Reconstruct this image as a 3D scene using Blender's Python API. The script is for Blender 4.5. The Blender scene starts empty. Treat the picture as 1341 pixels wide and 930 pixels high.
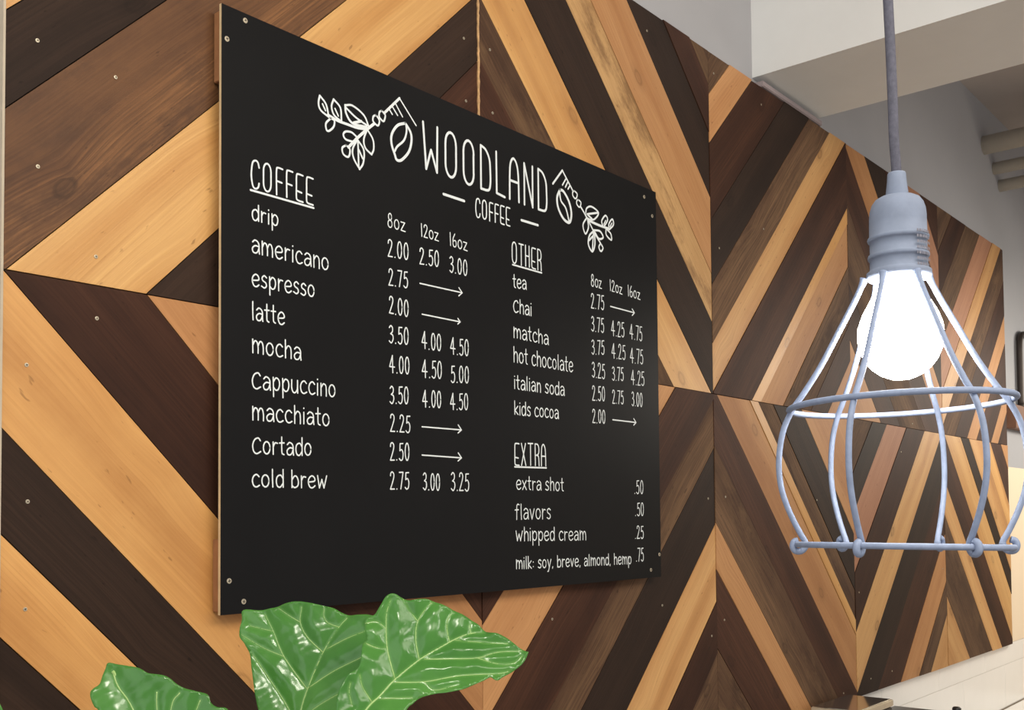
import bpy, bmesh, math, random
import numpy as np
from mathutils import Vector, Matrix
from mathutils.geometry import delaunay_2d_cdt

random.seed(7)
SC = bpy.context.scene
COL = SC.collection

# ------------------------------------------------------------------ camera
cam_d = bpy.data.cameras.new('camera')
cam = bpy.data.objects.new('camera', cam_d)
COL.objects.link(cam)
cam_d.sensor_width = 36.0
cam_d.lens = 1366.775 / 1341.0 * 36.0
cam_d.shift_x = -0.00517
cam_d.shift_y = 0.12241
cam_d.clip_start = 0.02
cam.matrix_world = Matrix(((0.641647, -0.023777, -0.766632, -0.5952),
                           (-0.766949, -0.031451, -0.640937, -1.3521),
                           (-0.008872, 0.999222, -0.038417, 1.7724),
                           (0, 0, 0, 1)))
SC.camera = cam

# ------------------------------------------------------------------ world, lights, exposure
world = bpy.data.worlds.new('room_light')
SC.world = world
world.use_nodes = True
bg = world.node_tree.nodes['Background']
bg.inputs[0].default_value = (1.0, 0.98, 0.96, 1)
bg.inputs[1].default_value = 0.62

def area(name, loc, target, sx, sy, power, color):
    d = bpy.data.lights.new(name, 'AREA')
    d.shape = 'RECTANGLE'; d.size = sx; d.size_y = sy
    d.energy = power; d.color = color
    o = bpy.data.objects.new(name, d)
    COL.objects.link(o)
    o.location = loc
    o.rotation_euler = (Vector(target) - Vector(loc)).to_track_quat('-Z', 'Y').to_euler()
    return o
area('shop_light', (0.2, -2.6, 3.4), (0.6, 0.0, 1.9), 2.6, 0.8, 64, (1.0, 0.92, 0.80))
area('shop_light', (4.1, -0.8, 2.5), (3.6, 0.0, 1.8), 1.2, 0.3, 8, (1.0, 0.92, 0.80))
area('left_side_light', (-3.4, -1.6, 2.6), (1.5, 0.0, 1.9), 2.2, 2.2, 26, (0.97, 0.98, 1.0))  # broad cool light from the open left side, source unseen, no window built
area('leaf_highlight_light', (-0.95, -1.5, 3.1), (0.3, -0.3, 1.5), 0.22, 0.22, 17, (1.0, 0.95, 0.82))  # small unseen light added to put bright spots on the fig leaves
area('work_light', (5.5, -1.0, 2.5), (4.9, 0.0, 1.2), 0.7, 0.4, 20, (1.0, 0.93, 0.80))

SC.view_settings.view_transform = 'Standard'
SC.view_settings.look = 'None'
SC.view_settings.gamma = 1.0
SC.view_settings.use_curve_mapping = False
SC.view_settings.exposure = 0.0

# ------------------------------------------------------------------ helpers
def lin(r, g, b):
    f = lambda c: (c / 255 / 12.92) if c / 255 <= 0.04045 else ((c / 255 + 0.055) / 1.055) ** 2.4
    return (f(r), f(g), f(b), 1)

class NT:
    def __init__(self, mat):
        self.t = mat.node_tree; self.n = self.t.nodes; self.l = self.t.links
    def add(self, kind, **kw):
        nd = self.n.new(kind)
        for k, v in kw.items(): setattr(nd, k, v)
        return nd
    def link(self, a, b): self.l.new(a, b)
    def math(self, op, a, b=None, c=None, clamp=False):
        nd = self.add('ShaderNodeMath', operation=op, use_clamp=clamp)
        for i, v in enumerate((a, b, c)):
            if v is None: continue
            if hasattr(v, 'is_output'): self.link(v, nd.inputs[i])
            else: nd.inputs[i].default_value = v
        return nd.outputs[0]
    def mix(self, fac, a, b, mode='MIX'):
        nd = self.add('ShaderNodeMix', data_type='RGBA', blend_type=mode)
        for i, v in ((0, fac), (6, a), (7, b)):
            if hasattr(v, 'is_output'): self.link(v, nd.inputs[i])
            else: nd.inputs[i].default_value = v
        return nd.outputs[2]
    def ramp(self, fac, stops):
        nd = self.add('ShaderNodeValToRGB')
        e = nd.color_ramp.elements
        while len(e) > 1: e.remove(e[-1])
        e[0].position = stops[0][0]; e[0].color = stops[0][1]
        for p, c in stops[1:]:
            q = e.new(p); q.color = c
        self.link(fac, nd.inputs[0])
        return nd.outputs[0]
    def noise(self, vec, scale, detail=4, rough=.55, dist=0):
        nd = self.add('ShaderNodeTexNoise')
        nd.inputs['Scale'].default_value = scale; nd.inputs['Detail'].default_value = detail
        nd.inputs['Roughness'].default_value = rough; nd.inputs['Distortion'].default_value = dist
        if vec is not None: self.link(vec, nd.inputs['Vector'])
        return nd.outputs[0]
    def mapping(self, vec, scale, loc=None):
        nd = self.add('ShaderNodeMapping')
        nd.inputs['Scale'].default_value = scale
        self.link(vec, nd.inputs['Vector'])
        if loc is not None: self.link(loc, nd.inputs['Location'])
        return nd.outputs[0]

def mat(name, color=(.5, .5, .5, 1), rough=.6, metal=0.0, spec=.5, emit=None, es=0, bump=None, var=0.0, vscale=8, coat=0):
    m = bpy.data.materials.new(name); m.use_nodes = True
    nt = NT(m); b = nt.n['Principled BSDF']
    b.inputs['Base Color'].default_value = color
    b.inputs['Roughness'].default_value = rough
    b.inputs['Metallic'].default_value = metal
    b.inputs['Specular IOR Level'].default_value = spec
    b.inputs['Coat Weight'].default_value = coat
    tc = nt.add('ShaderNodeTexCoord').outputs['Object']
    if emit is not None:
        b.inputs['Emission Color'].default_value = emit; b.inputs['Emission Strength'].default_value = es
    if var:
        f = nt.noise(tc, vscale, 5, .6)
        dark = tuple(c * (1 - var) for c in color[:3]) + (1,)
        lite = tuple(min(1, c * (1 + var)) for c in color[:3]) + (1,)
        nt.link(nt.ramp(f, [(.3, dark), (.7, lite)]), b.inputs['Base Color'])
    if bump:
        f = nt.noise(tc, bump[0], 6, .6)
        bn = nt.add('ShaderNodeBump'); bn.inputs['Strength'].default_value = bump[1]; bn.inputs['Distance'].default_value = bump[2]
        nt.link(f, bn.inputs['Height']); nt.link(bn.outputs[0], b.inputs['Normal'])
    return m

def wood(name, base, light, dark, rough=.6, spec=.3, streak=.5, knots=.5, patch=None, tint=None, ring=.38):
    """plank wood: grain runs along the object's local X, each plank gets its own piece of timber"""
    m = bpy.data.materials.new(name); m.use_nodes = True
    nt = NT(m); b = nt.n['Principled BSDF']
    tc = nt.add('ShaderNodeTexCoord').outputs['Object']
    oi = nt.add('ShaderNodeObjectInfo').outputs['Random']
    off = nt.add('ShaderNodeCombineXYZ')
    nt.link(nt.math('MULTIPLY', oi, 37.0), off.inputs[0]); nt.link(nt.math('MULTIPLY', oi, 91.0), off.inputs[1]); nt.link(nt.math('MULTIPLY', oi, 53.0), off.inputs[2])
    va = nt.add('ShaderNodeVectorMath', operation='ADD'); nt.link(tc, va.inputs[0]); nt.link(off.outputs[0], va.inputs[1])
    P = va.outputs[0]
    # knots: sparse cells, elongated a little along the grain
    vor = nt.add('ShaderNodeTexVoronoi', feature='F1', voronoi_dimensions='2D')
    nt.link(nt.mapping(P, (3.2, 5.5, 1)), vor.inputs['Vector']); vor.inputs['Scale'].default_value = 1.0
    kd = vor.outputs['Distance']
    near = nt.math('POWER', nt.math('SUBTRACT', 1.0, nt.math('MULTIPLY', kd, 2.2), clamp=True), 2.0)
    sx = nt.add('ShaderNodeSeparateXYZ'); nt.link(P, sx.inputs[0])
    # grain coordinate bends round the knots
    wob = nt.noise(nt.mapping(P, (.9, 3.2, 1)), 1.0, 2, .45)
    y = nt.math('ADD', sx.outputs[1], nt.math('MULTIPLY', near, 0.022 * knots))
    y = nt.math('ADD', y, nt.math('MULTIPLY', wob, 0.045))
    cx = nt.add('ShaderNodeCombineXYZ'); nt.link(sx.outputs[0], cx.inputs[0]); nt.link(y, cx.inputs[1]); nt.link(sx.outputs[2], cx.inputs[2])
    G = cx.outputs[0]
    g1 = nt.noise(nt.mapping(G, (.4, 12, 1)), 1.0, 4, .5)           # broad bands
    g2 = nt.noise(nt.mapping(G, (5, 260, 1)), 1.0, 5, .65)          # fine fibres
    # growth lines: thin late-wood lines at uneven spacing
    ring_c = nt.math('MULTIPLY', nt.math('ADD', y, nt.math('MULTIPLY', nt.noise(nt.mapping(G, (.4, 9, 1)), 1.0, 2, .5), .05)), 115.0)
    rl = nt.math('POWER', nt.math('FRACT', ring_c), 3.0)
    rl = nt.math('MULTIPLY', rl, nt.ramp(nt.noise(nt.mapping(G, (2.0, 22, 1)), 1.0, 3, .5), [(.40, (0, 0, 0, 1)), (.65, (1, 1, 1, 1))]))
    g3 = nt.noise(nt.mapping(P, (6, 9, 1)), 1.0, 5, .6)             # blotches
    mid = tuple((p + q) / 2 for p, q in zip(dark, base))
    c = nt.ramp(g1, [(.32, mid), (.46, base), (.62, light)])
    c = nt.mix(nt.math('MULTIPLY', rl, ring), c, dark, 'MIX')
    c = nt.mix(nt.math('MULTIPLY', nt.ramp(g2, [(.42, (1, 1, 1, 1)), (.60, (0, 0, 0, 1))]), streak), c, dark, 'MIX')
    c = nt.mix(nt.math('MULTIPLY', nt.ramp(g3, [(.40, (0, 0, 0, 1)), (.75, (1, 1, 1, 1))]), .35), c, tint or light, 'MIX')
    if patch:
        g4 = nt.noise(nt.mapping(P, (5, 14, 1), None), 1.0, 6, .7)
        c = nt.mix(nt.math('MULTIPLY', nt.ramp(g4, [(.52, (0, 0, 0, 1)), (.66, (1, 1, 1, 1))]), .7), c, patch, 'MIX')
    if knots:
        kk = nt.ramp(kd, [(.0, (.5, .5, .5, 1)), (.040, (.55, .55, .55, 1)), (.050, (1, 1, 1, 1)), (.064, (.8, .8, .8, 1)), (.074, (.3, .3, .3, 1)), (.15, (0, 0, 0, 1))])
        sel = nt.add('ShaderNodeSeparateColor'); nt.link(vor.outputs['Color'], sel.inputs[0])
        kk = nt.math('MULTIPLY', kk, nt.math('GREATER_THAN', sel.outputs[0], .62))
        kc = tuple(a * .5 for a in dark[:3]) + (1,)
        c = nt.mix(nt.math('MULTIPLY', kk, .75 * min(1, knots)), c, kc, 'MIX')
    # little dark flecks and pitch marks
    fl_ = nt.noise(nt.mapping(P, (38, 120, 1)), 1.0, 2, .5)
    c = nt.mix(nt.math('MULTIPLY', nt.ramp(fl_, [(.70, (0, 0, 0, 1)), (.76, (1, 1, 1, 1))]), .55), c, tuple(q * .55 for q in dark[:3]) + (1,), 'MIX')
    # whole-plank brightness differs a little
    hs = nt.add('ShaderNodeHueSaturation'); nt.link(c, hs.inputs['Color'])
    nt.link(nt.math('ADD', .83, nt.math('MULTIPLY', oi, .20)), hs.inputs['Value'])
    nt.link(hs.outputs[0], b.inputs['Base Color'])
    b.inputs['Roughness'].default_value = rough; b.inputs['Specular IOR Level'].default_value = spec
    bn = nt.add('ShaderNodeBump'); bn.inputs['Strength'].default_value = .35; bn.inputs['Distance'].default_value = .0012
    nt.link(nt.math('ADD', g2, nt.math('MULTIPLY', g1, .4)), bn.inputs['Height']); nt.link(bn.outputs[0], b.inputs['Normal'])
    return m

WOOD = {
 'L': wood('tan_wood', lin(192, 142, 88), lin(208, 162, 106), lin(152, 104, 60), .5, .3, .25, .8),
 'G': wood('golden_wood', lin(205, 151, 88), lin(224, 175, 110), lin(166, 112, 60), .42, .35, .22, .6),
 'P': wood('knotty_pale_wood', lin(198, 156, 104), lin(214, 176, 124), lin(150, 108, 66), .6, .25, .4, 1.0, lin(112, 78, 48)),
 'O': wood('orange_tan_wood', lin(184, 132, 86), lin(196, 146, 98), lin(150, 100, 62), .55, .2, .3, .6),
 'R': wood('rosy_tan_wood', lin(164, 116, 88), lin(176, 128, 98), lin(136, 90, 66), .6, .25, .3, .4),
 'B': wood('weathered_brown_wood', lin(88, 63, 46), lin(116, 88, 64), lin(56, 38, 28), .7, .18, .6, .6, lin(110, 84, 60)),
 'M': wood('stained_brown_wood', lin(106, 70, 42), lin(138, 95, 58), lin(70, 44, 27), .55, .3, .7, .8, lin(76, 50, 32), ring=.7),
 'D': wood('reddish_dark_wood', lin(64, 39, 28), lin(79, 50, 36), lin(44, 26, 19), .6, .15, .5, .5),
 'K': wood('near_black_wood', lin(46, 33, 26), lin(57, 41, 32), lin(32, 22, 17), .6, .15, .4, .5),
}
M = {}
M['backing'] = mat('plywood_backing', lin(46, 34, 26), .9, bump=(60, .3, .002), var=.3, vscale=30)
M['raw'] = mat('raw_wood_edge', lin(190, 150, 105), .8, var=.3, vscale=90)
M['screw'] = mat('zinc_screw', lin(190, 180, 160), .4, .6, var=.15, vscale=400)
M['dark_slot'] = mat('screw_slot', lin(60, 52, 42), .6, .3, var=.1)
M['ply_edge'] = mat('board_edge', lin(205, 180, 140), .8, var=.12, vscale=60)
M['black'] = mat('black_board_paint', lin(24, 24, 25), .36, 0, .07, var=.06, vscale=6, bump=(35, .04, .001))
M['white'] = mat('white_marker', lin(218, 224, 226), .7, 0, .2, var=.04, vscale=60)
M['spacer'] = mat('spacer_wood', lin(146, 100, 64), .7, var=.15, vscale=40)

def pw_wall():
    """painted wall: grey, turning cream below 2.0 m to the right of the timber"""
    m = bpy.data.materials.new('wall_paint'); m.use_nodes = True
    nt = NT(m); b = nt.n['Principled BSDF']
    geo = nt.add('ShaderNodeNewGeometry').outputs['Position']
    s = nt.add('ShaderNodeSeparateXYZ'); nt.link(geo, s.inputs[0])
    low = nt.math('MULTIPLY', nt.math('LESS_THAN', s.outputs[2], 2.005), nt.math('GREATER_THAN', s.outputs[0], 4.0))
    n = nt.noise(geo, 3.0, 4, .5)
    g = nt.ramp(n, [(.3, lin(164, 164, 168)), (.7, lin(170, 170, 174))])
    nt.link(nt.mix(low, g, lin(236, 216, 188)), b.inputs['Base Color'])
    b.inputs['Roughness'].default_value = .85
    bn = nt.add('ShaderNodeBump'); bn.inputs['Strength'].default_value = .1; bn.inputs['Distance'].default_value = .001
    nt.link(nt.noise(geo, 250, 3, .5), bn.inputs['Height']); nt.link(bn.outputs[0], b.inputs['Normal'])
    return m
M['wall'] = pw_wall()
M['beam'] = mat('beam_paint', lin(222, 224, 224), .8, bump=(200, .08, .001), var=.02)
M['ceil'] = mat('ceiling_paint', lin(178, 170, 166), .9, bump=(120, .1, .001), var=.03)
M['floor'] = mat('floor_concrete', lin(190, 178, 164), .6, bump=(20, .1, .002), var=.12)
M['tile'] = mat('white_tile_glaze', lin(240, 238, 234), .25, 0, .5, var=.02, vscale=5)
M['grout'] = mat('tile_grout', lin(196, 190, 182), .9, var=.04, vscale=80)
M['pipe_white'] = mat('painted_pipe', lin(208, 200, 186), .6, var=.04, vscale=20)
M['pipe_dark'] = mat('black_iron_pipe', lin(62, 54, 50), .5, .5, var=.1, vscale=30)
M['shelf'] = mat('shelf_wood', lin(120, 82, 60), .6, var=.12, vscale=14)
M['rubber'] = mat('dusty_blue_grey_rubber', lin(122, 132, 152), .75, 0, .3, var=.10, vscale=60, bump=(260, .12, .0008))
M['cage'] = mat('dusty_blue_grey_wire', lin(128, 141, 168), .6, .0, .4, var=.12, vscale=120, bump=(500, .15, .0006))
M['cord'] = mat('woven_grey_cord', lin(92, 92, 104), .9, 0, .2, var=.2, vscale=260, bump=(900, .4, .001))
M['smudge'] = mat('worn_ink', lin(112, 112, 124), .8, var=.2, vscale=300)
M['bulb'] = mat('lit_bulb_glass', (1, 1, 1, 1), .3, emit=(1.0, .93, .83, 1), es=45)
M['brass'] = mat('lamp_cap', lin(190, 180, 160), .35, .9)
M['steel'] = mat('polished_steel', lin(190, 186, 180), .10, 1.0, var=.04, vscale=3)
M['steel_rim'] = mat('brushed_steel', lin(214, 204, 184), .35, .7, var=.05, vscale=20)
M['dark_plastic'] = mat('dark_plastic', lin(44, 42, 42), .3, 0, .5, var=.05)
M['pot'] = mat('clay_pot', lin(210, 205, 196), .6, var=.06)
M['soil'] = mat('soil', lin(50, 36, 26), 1, var=.4, vscale=40, bump=(60, .6, .01))
M['bark'] = mat('green_brown_stem', lin(112, 104, 66), .8, var=.3, vscale=60, bump=(120, .5, .002))
M['vein'] = mat('pale_green_vein', lin(150, 182, 110), .45, 0, .5, var=.06, vscale=40)
M['lacquer'] = mat('cabinet_front', lin(86, 76, 68), .5, var=.05)

def leaf_mat():
    m = bpy.data.materials.new('glossy_leaf'); m.use_nodes = True
    nt = NT(m); b = nt.n['Principled BSDF']
    tc = nt.add('ShaderNodeTexCoord').outputs['Object']
    f = nt.noise(tc, 9, 3, .5)
    c = nt.ramp(f, [(.3, lin(56, 106, 44)), (.5, lin(66, 118, 50)), (.75, lin(80, 132, 60))])
    at = nt.add('ShaderNodeAttribute', attribute_name='vein_distance')
    pale = nt.ramp(at.outputs['Fac'], [(0, (1, 1, 1, 1)), (.14, (0, 0, 0, 1))])
    c = nt.mix(nt.math('MULTIPLY', pale, .45), c, lin(112, 154, 84))
    nt.link(c, b.inputs['Base Color'])
    b.inputs['Roughness'].default_value = .20
    b.inputs['Specular IOR Level'].default_value = .30
    b.inputs['Subsurface Weight'].default_value = .0
    bn = nt.add('ShaderNodeBump'); bn.inputs['Strength'].default_value = .30; bn.inputs['Distance'].default_value = .0025
    h = nt.math('ADD', nt.noise(tc, 40, 2, .45, .6), nt.math('MULTIPLY', nt.noise(tc, 190, 2, .5), .10))
    nt.link(h, bn.inputs['Height']); nt.link(bn.outputs[0], b.inputs['Normal'])
    return m
M['leaf'] = leaf_mat()

def mesh_obj(name, bm, m, parent=None, smooth=False, loc=None, rot=None):
    me = bpy.data.meshes.new(name)
    bm.normal_update(); bm.to_mesh(me); bm.free()
    for x in (m if isinstance(m, (list, tuple)) else [m]): me.materials.append(x)
    if smooth:
        for p in me.polygons: p.use_smooth = True
    o = bpy.data.objects.new(name, me)
    COL.objects.link(o)
    if parent: o.parent = parent
    if loc is not None: o.location = loc
    if rot is not None: o.rotation_euler = rot
    return o

def thing(name, label, cat, loc=(0, 0, 0), group=None):
    o = bpy.data.objects.new(name, None); COL.objects.link(o)
    o.empty_display_size = .05
    o.location = loc; o['label'] = label; o['category'] = cat
    if group: o['group'] = group
    return o

def box(bm, x0, x1, y0, y1, z0, z1, bev=0, mi=0):
    vs = [bm.verts.new(p) for p in ((x0, y0, z0), (x1, y0, z0), (x1, y1, z0), (x0, y1, z0), (x0, y0, z1), (x1, y0, z1), (x1, y1, z1), (x0, y1, z1))]
    fs = [bm.faces.new([vs[i] for i in q]) for q in ((0, 3, 2, 1), (4, 5, 6, 7), (0, 1, 5, 4), (1, 2, 6, 5), (2, 3, 7, 6), (3, 0, 4, 7))]
    for f in fs: f.material_index = mi
    if bev:
        es = list({e for f in fs for e in f.edges})
        bmesh.ops.bevel(bm, geom=es, offset=bev, segments=2, affect='EDGES', clamp_overlap=True)

def lathe(bm, prof, n=40, cx=0, cy=0, close=False):
    rings = []
    for r, z in prof:
        if r < 1e-6: rings.append([bm.verts.new((cx, cy, z))])
        else: rings.append([bm.verts.new((cx + r * math.cos(2 * math.pi * i / n), cy + r * math.sin(2 * math.pi * i / n), z)) for i in range(n)])
    for a, b in zip(rings, rings[1:]):
        for i in range(n):
            j = (i + 1) % n
            if len(a) == 1 and len(b) == 1: continue
            if len(a) == 1: bm.faces.new((a[0], b[j], b[i]))
            elif len(b) == 1: bm.faces.new((a[i], a[j], b[0]))
            else: bm.faces.new((a[i], a[j], b[j], b[i]))
    bmesh.ops.recalc_face_normals(bm, faces=bm.faces[:])

def catmull(pts, n=8, closed=False):
    P = [Vector(p) for p in pts]; m = len(P); out = []
    rng = range(m) if closed else range(m - 1)
    for i in rng:
        p1 = P[i]; p2 = P[(i + 1) % m]
        p0 = P[(i - 1) % m] if (closed or i > 0) else p1 * 2 - p2
        p3 = P[(i + 2) % m] if (closed or i < m - 2) else p2 * 2 - p1
        for k in range(n):
            t = k / n
            out.append(.5 * ((2 * p1) + (p2 - p0) * t + (2 * p0 - 5 * p1 + 4 * p2 - p3) * t * t + (3 * p1 - p0 - 3 * p2 + p3) * t ** 3))
    if not closed: out.append(P[-1])
    return out

def tube(bm, pts, rad, n=10, closed=False, caps=True, flat=1.0):
    pts = [Vector(p) for p in pts]; m = len(pts)
    rads = rad if isinstance(rad, (list, tuple)) else [rad] * m
    rings = []; up = None
    for i, p in enumerate(pts):
        a = pts[(i - 1) % m] if (closed or i) else p
        b = pts[(i + 1) % m] if (closed or i < m - 1) else p
        d = (b - a).normalized()
        if up is None:
            up = Vector((0, 0, 1)) if abs(d.z) < .9 else Vector((1, 0, 0))
        s = d.cross(up).normalized(); up = s.cross(d).normalized()
        rings.append([bm.verts.new(p + (s * math.cos(2 * math.pi * k / n) + up * math.sin(2 * math.pi * k / n) * flat) * rads[i]) for k in range(n)])
    rr = list(zip(rings, rings[1:])) + ([(rings[-1], rings[0])] if closed else [])
    for a, b in rr:
        for k in range(n):
            bm.faces.new((a[k], a[(k + 1) % n], b[(k + 1) % n], b[k]))
    if not closed and caps:
        bm.faces.new(rings[0][::-1]); bm.faces.new(rings[-1])
    bmesh.ops.recalc_face_normals(bm, faces=bm.faces[:])

def clip_poly(poly, a, b, c):
    """keep a*x+b*y<=c"""
    out = []
    for i in range(len(poly)):
        p, q = poly[i], poly[(i + 1) % len(poly)]
        dp = a * p[0] + b * p[1] - c; dq = a * q[0] + b * q[1] - c
        if dp <= 0: out.append(p)
        if dp * dq < 0:
            t = dp / (dp - dq); out.append((p[0] + (q[0] - p[0]) * t, p[1] + (q[1] - p[1]) * t))
    return out

# measured positions (metres)
TEXT = [
  ('heading', 'COFFEE', -0.5535, 0.6514, -0.432, 0.6511, 0.0439, 0.0042),
  ('menu_item', 'drip', -0.5515, 0.6015, -0.5019, 0.6008, 0.0244, 0.0034),
  ('menu_item', 'americano', -0.552, 0.5504, -0.4005, 0.5495, 0.0284, 0.0034),
  ('menu_item', 'espresso', -0.5514, 0.4987, -0.4301, 0.5007, 0.0271, 0.0034),
  ('menu_item', 'latte', -0.5513, 0.447, -0.4894, 0.4471, 0.0277, 0.0034),
  ('menu_item', 'mocha', -0.5513, 0.3958, -0.4571, 0.3951, 0.0282, 0.0034),
  ('menu_item', 'Cappuccino', -0.5512, 0.3413, -0.3865, 0.3419, 0.0287, 0.0034),
  ('menu_item', 'macchiato', -0.5511, 0.2931, -0.399, 0.2932, 0.028, 0.0034),
  ('menu_item', 'Cortado', -0.5503, 0.2416, -0.4366, 0.2431, 0.0279, 0.0034),
  ('menu_item', 'cold brew', -0.551, 0.1909, -0.4046, 0.1915, 0.0273, 0.0034),
  ('size_heading', '8oz', -0.2684, 0.6503, -0.2257, 0.6502, 0.0247, 0.003),
  ('size_heading', '12oz', -0.1867, 0.6509, -0.1414, 0.6503, 0.0228, 0.003),
  ('size_heading', '16oz', -0.1118, 0.6487, -0.0637, 0.6473, 0.0241, 0.003),
  ('price', '2.00', -0.2687, 0.5982, -0.217, 0.6008, 0.0296, 0.0034),
  ('price', '2.50', -0.1906, 0.5996, -0.1396, 0.6029, 0.0292, 0.0034),
  ('price', '3.00', -0.1127, 0.5984, -0.0631, 0.5994, 0.0294, 0.0034),
  ('price', '2.75', -0.267, 0.5478, -0.2196, 0.5507, 0.0289, 0.0034),
  ('price', '2.00', -0.2662, 0.4991, -0.2177, 0.4986, 0.0295, 0.0034),
  ('price', '3.50', -0.2665, 0.4473, -0.2181, 0.4491, 0.0301, 0.0034),
  ('price', '4.00', -0.1861, 0.4472, -0.1355, 0.4477, 0.0305, 0.0034),
  ('price', '4.50', -0.1118, 0.4456, -0.061, 0.4472, 0.0306, 0.0034),
  ('price', '4.00', -0.2652, 0.3956, -0.2165, 0.3965, 0.03, 0.0034),
  ('price', '4.50', -0.1857, 0.3943, -0.1341, 0.3972, 0.0317, 0.0034),
  ('price', '5.00', -0.1111, 0.3925, -0.0609, 0.3958, 0.0313, 0.0034),
  ('price', '3.50', -0.2655, 0.3413, -0.2188, 0.3438, 0.03, 0.0034),
  ('price', '4.00', -0.185, 0.3412, -0.1364, 0.3433, 0.0303, 0.0034),
  ('price', '4.50', -0.1128, 0.3422, -0.0636, 0.3449, 0.0305, 0.0034),
  ('price', '2.25', -0.2647, 0.2929, -0.2152, 0.2927, 0.0299, 0.0034),
  ('price', '2.50', -0.2649, 0.2426, -0.2176, 0.2433, 0.0305, 0.0034),
  ('price', '2.75', -0.2652, 0.1923, -0.2187, 0.1931, 0.0298, 0.0034),
  ('price', '3.00', -0.1853, 0.1922, -0.1411, 0.1919, 0.0301, 0.0034),
  ('price', '3.25', -0.1129, 0.1924, -0.0624, 0.1921, 0.0331, 0.0034),
  ('heading', 'OTHER', 0.067, 0.6493, 0.1626, 0.6503, 0.0426, 0.0042),
  ('menu_item', 'tea', 0.0699, 0.6007, 0.1123, 0.6025, 0.0262, 0.0036),
  ('menu_item', 'Chai', 0.0709, 0.5508, 0.1287, 0.5511, 0.0276, 0.0036),
  ('menu_item', 'matcha', 0.0702, 0.4998, 0.183, 0.4988, 0.0283, 0.0036),
  ('menu_item', 'hot chocolate', 0.0695, 0.4509, 0.2663, 0.4507, 0.0305, 0.0036),
  ('menu_item', 'italian soda', 0.0707, 0.3977, 0.2359, 0.3976, 0.0274, 0.0036),
  ('menu_item', 'kids cocoa', 0.0707, 0.3464, 0.2146, 0.3476, 0.0267, 0.0036),
  ('size_heading', '8oz', 0.3355, 0.6473, 0.3762, 0.6487, 0.0264, 0.0033),
  ('size_heading', '12oz', 0.4078, 0.6496, 0.4566, 0.649, 0.0243, 0.0033),
  ('size_heading', '16oz', 0.4796, 0.6489, 0.5307, 0.6477, 0.0248, 0.0033),
  ('price', '2.75', 0.3346, 0.5994, 0.3846, 0.6015, 0.032, 0.0034),
  ('price', '3.75', 0.335, 0.5482, 0.3836, 0.5509, 0.032, 0.0034),
  ('price', '4.25', 0.4113, 0.5483, 0.4633, 0.5507, 0.0337, 0.0034),
  ('price', '4.75', 0.4851, 0.5509, 0.538, 0.5514, 0.0336, 0.0034),
  ('price', '3.75', 0.3349, 0.4975, 0.384, 0.5021, 0.0311, 0.0034),
  ('price', '4.25', 0.4117, 0.4981, 0.4668, 0.5, 0.0328, 0.0034),
  ('price', '4.75', 0.4854, 0.4956, 0.5406, 0.4981, 0.0336, 0.0034),
  ('price', '3.25', 0.3353, 0.447, 0.3852, 0.4479, 0.0327, 0.0034),
  ('price', '3.75', 0.4121, 0.448, 0.458, 0.4507, 0.0301, 0.0034),
  ('price', '4.25', 0.488, 0.4457, 0.5442, 0.4477, 0.0327, 0.0034),
  ('price', '2.50', 0.3354, 0.3962, 0.3842, 0.3982, 0.0318, 0.0034),
  ('price', '2.75', 0.4119, 0.3962, 0.4568, 0.3975, 0.03, 0.0034),
  ('price', '3.00', 0.489, 0.3968, 0.5349, 0.3974, 0.0317, 0.0034),
  ('price', '2.00', 0.3353, 0.3478, 0.3846, 0.3485, 0.0292, 0.0034),
  ('heading', 'EXTRA', 0.0698, 0.2453, 0.1718, 0.2476, 0.0439, 0.0042),
  ('menu_item', 'extra shot', 0.0748, 0.1976, 0.2298, 0.197, 0.0265, 0.0034),
  ('menu_item', 'flavors', 0.0707, 0.1382, 0.1845, 0.1386, 0.0302, 0.0034),
  ('menu_item', 'whipped cream', 0.0717, 0.0957, 0.307, 0.0928, 0.0271, 0.0034),
  ('menu_item', 'milk: soy, breve, almond, hemp', 0.0717, 0.0404, 0.4796, 0.0353, 0.024, 0.0034),
  ('price', '.50', 0.495, 0.195, 0.5338, 0.1955, 0.0306, 0.0034),
  ('price', '.50', 0.4969, 0.1443, 0.5351, 0.1442, 0.0297, 0.0034),
  ('price', '.25', 0.4957, 0.0923, 0.5326, 0.0916, 0.0288, 0.0034),
  ('price', '.75', 0.4989, 0.0407, 0.5313, 0.0395, 0.0305, 0.0034),
  ('title', 'WOODLAND', -0.1821, 0.777, 0.186, 0.7766, 0.0845, 0.0072),
  ('subtitle', 'COFFEE', -0.0396, 0.7181, 0.0628, 0.7211, 0.0366, 0.0042),
]
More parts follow.
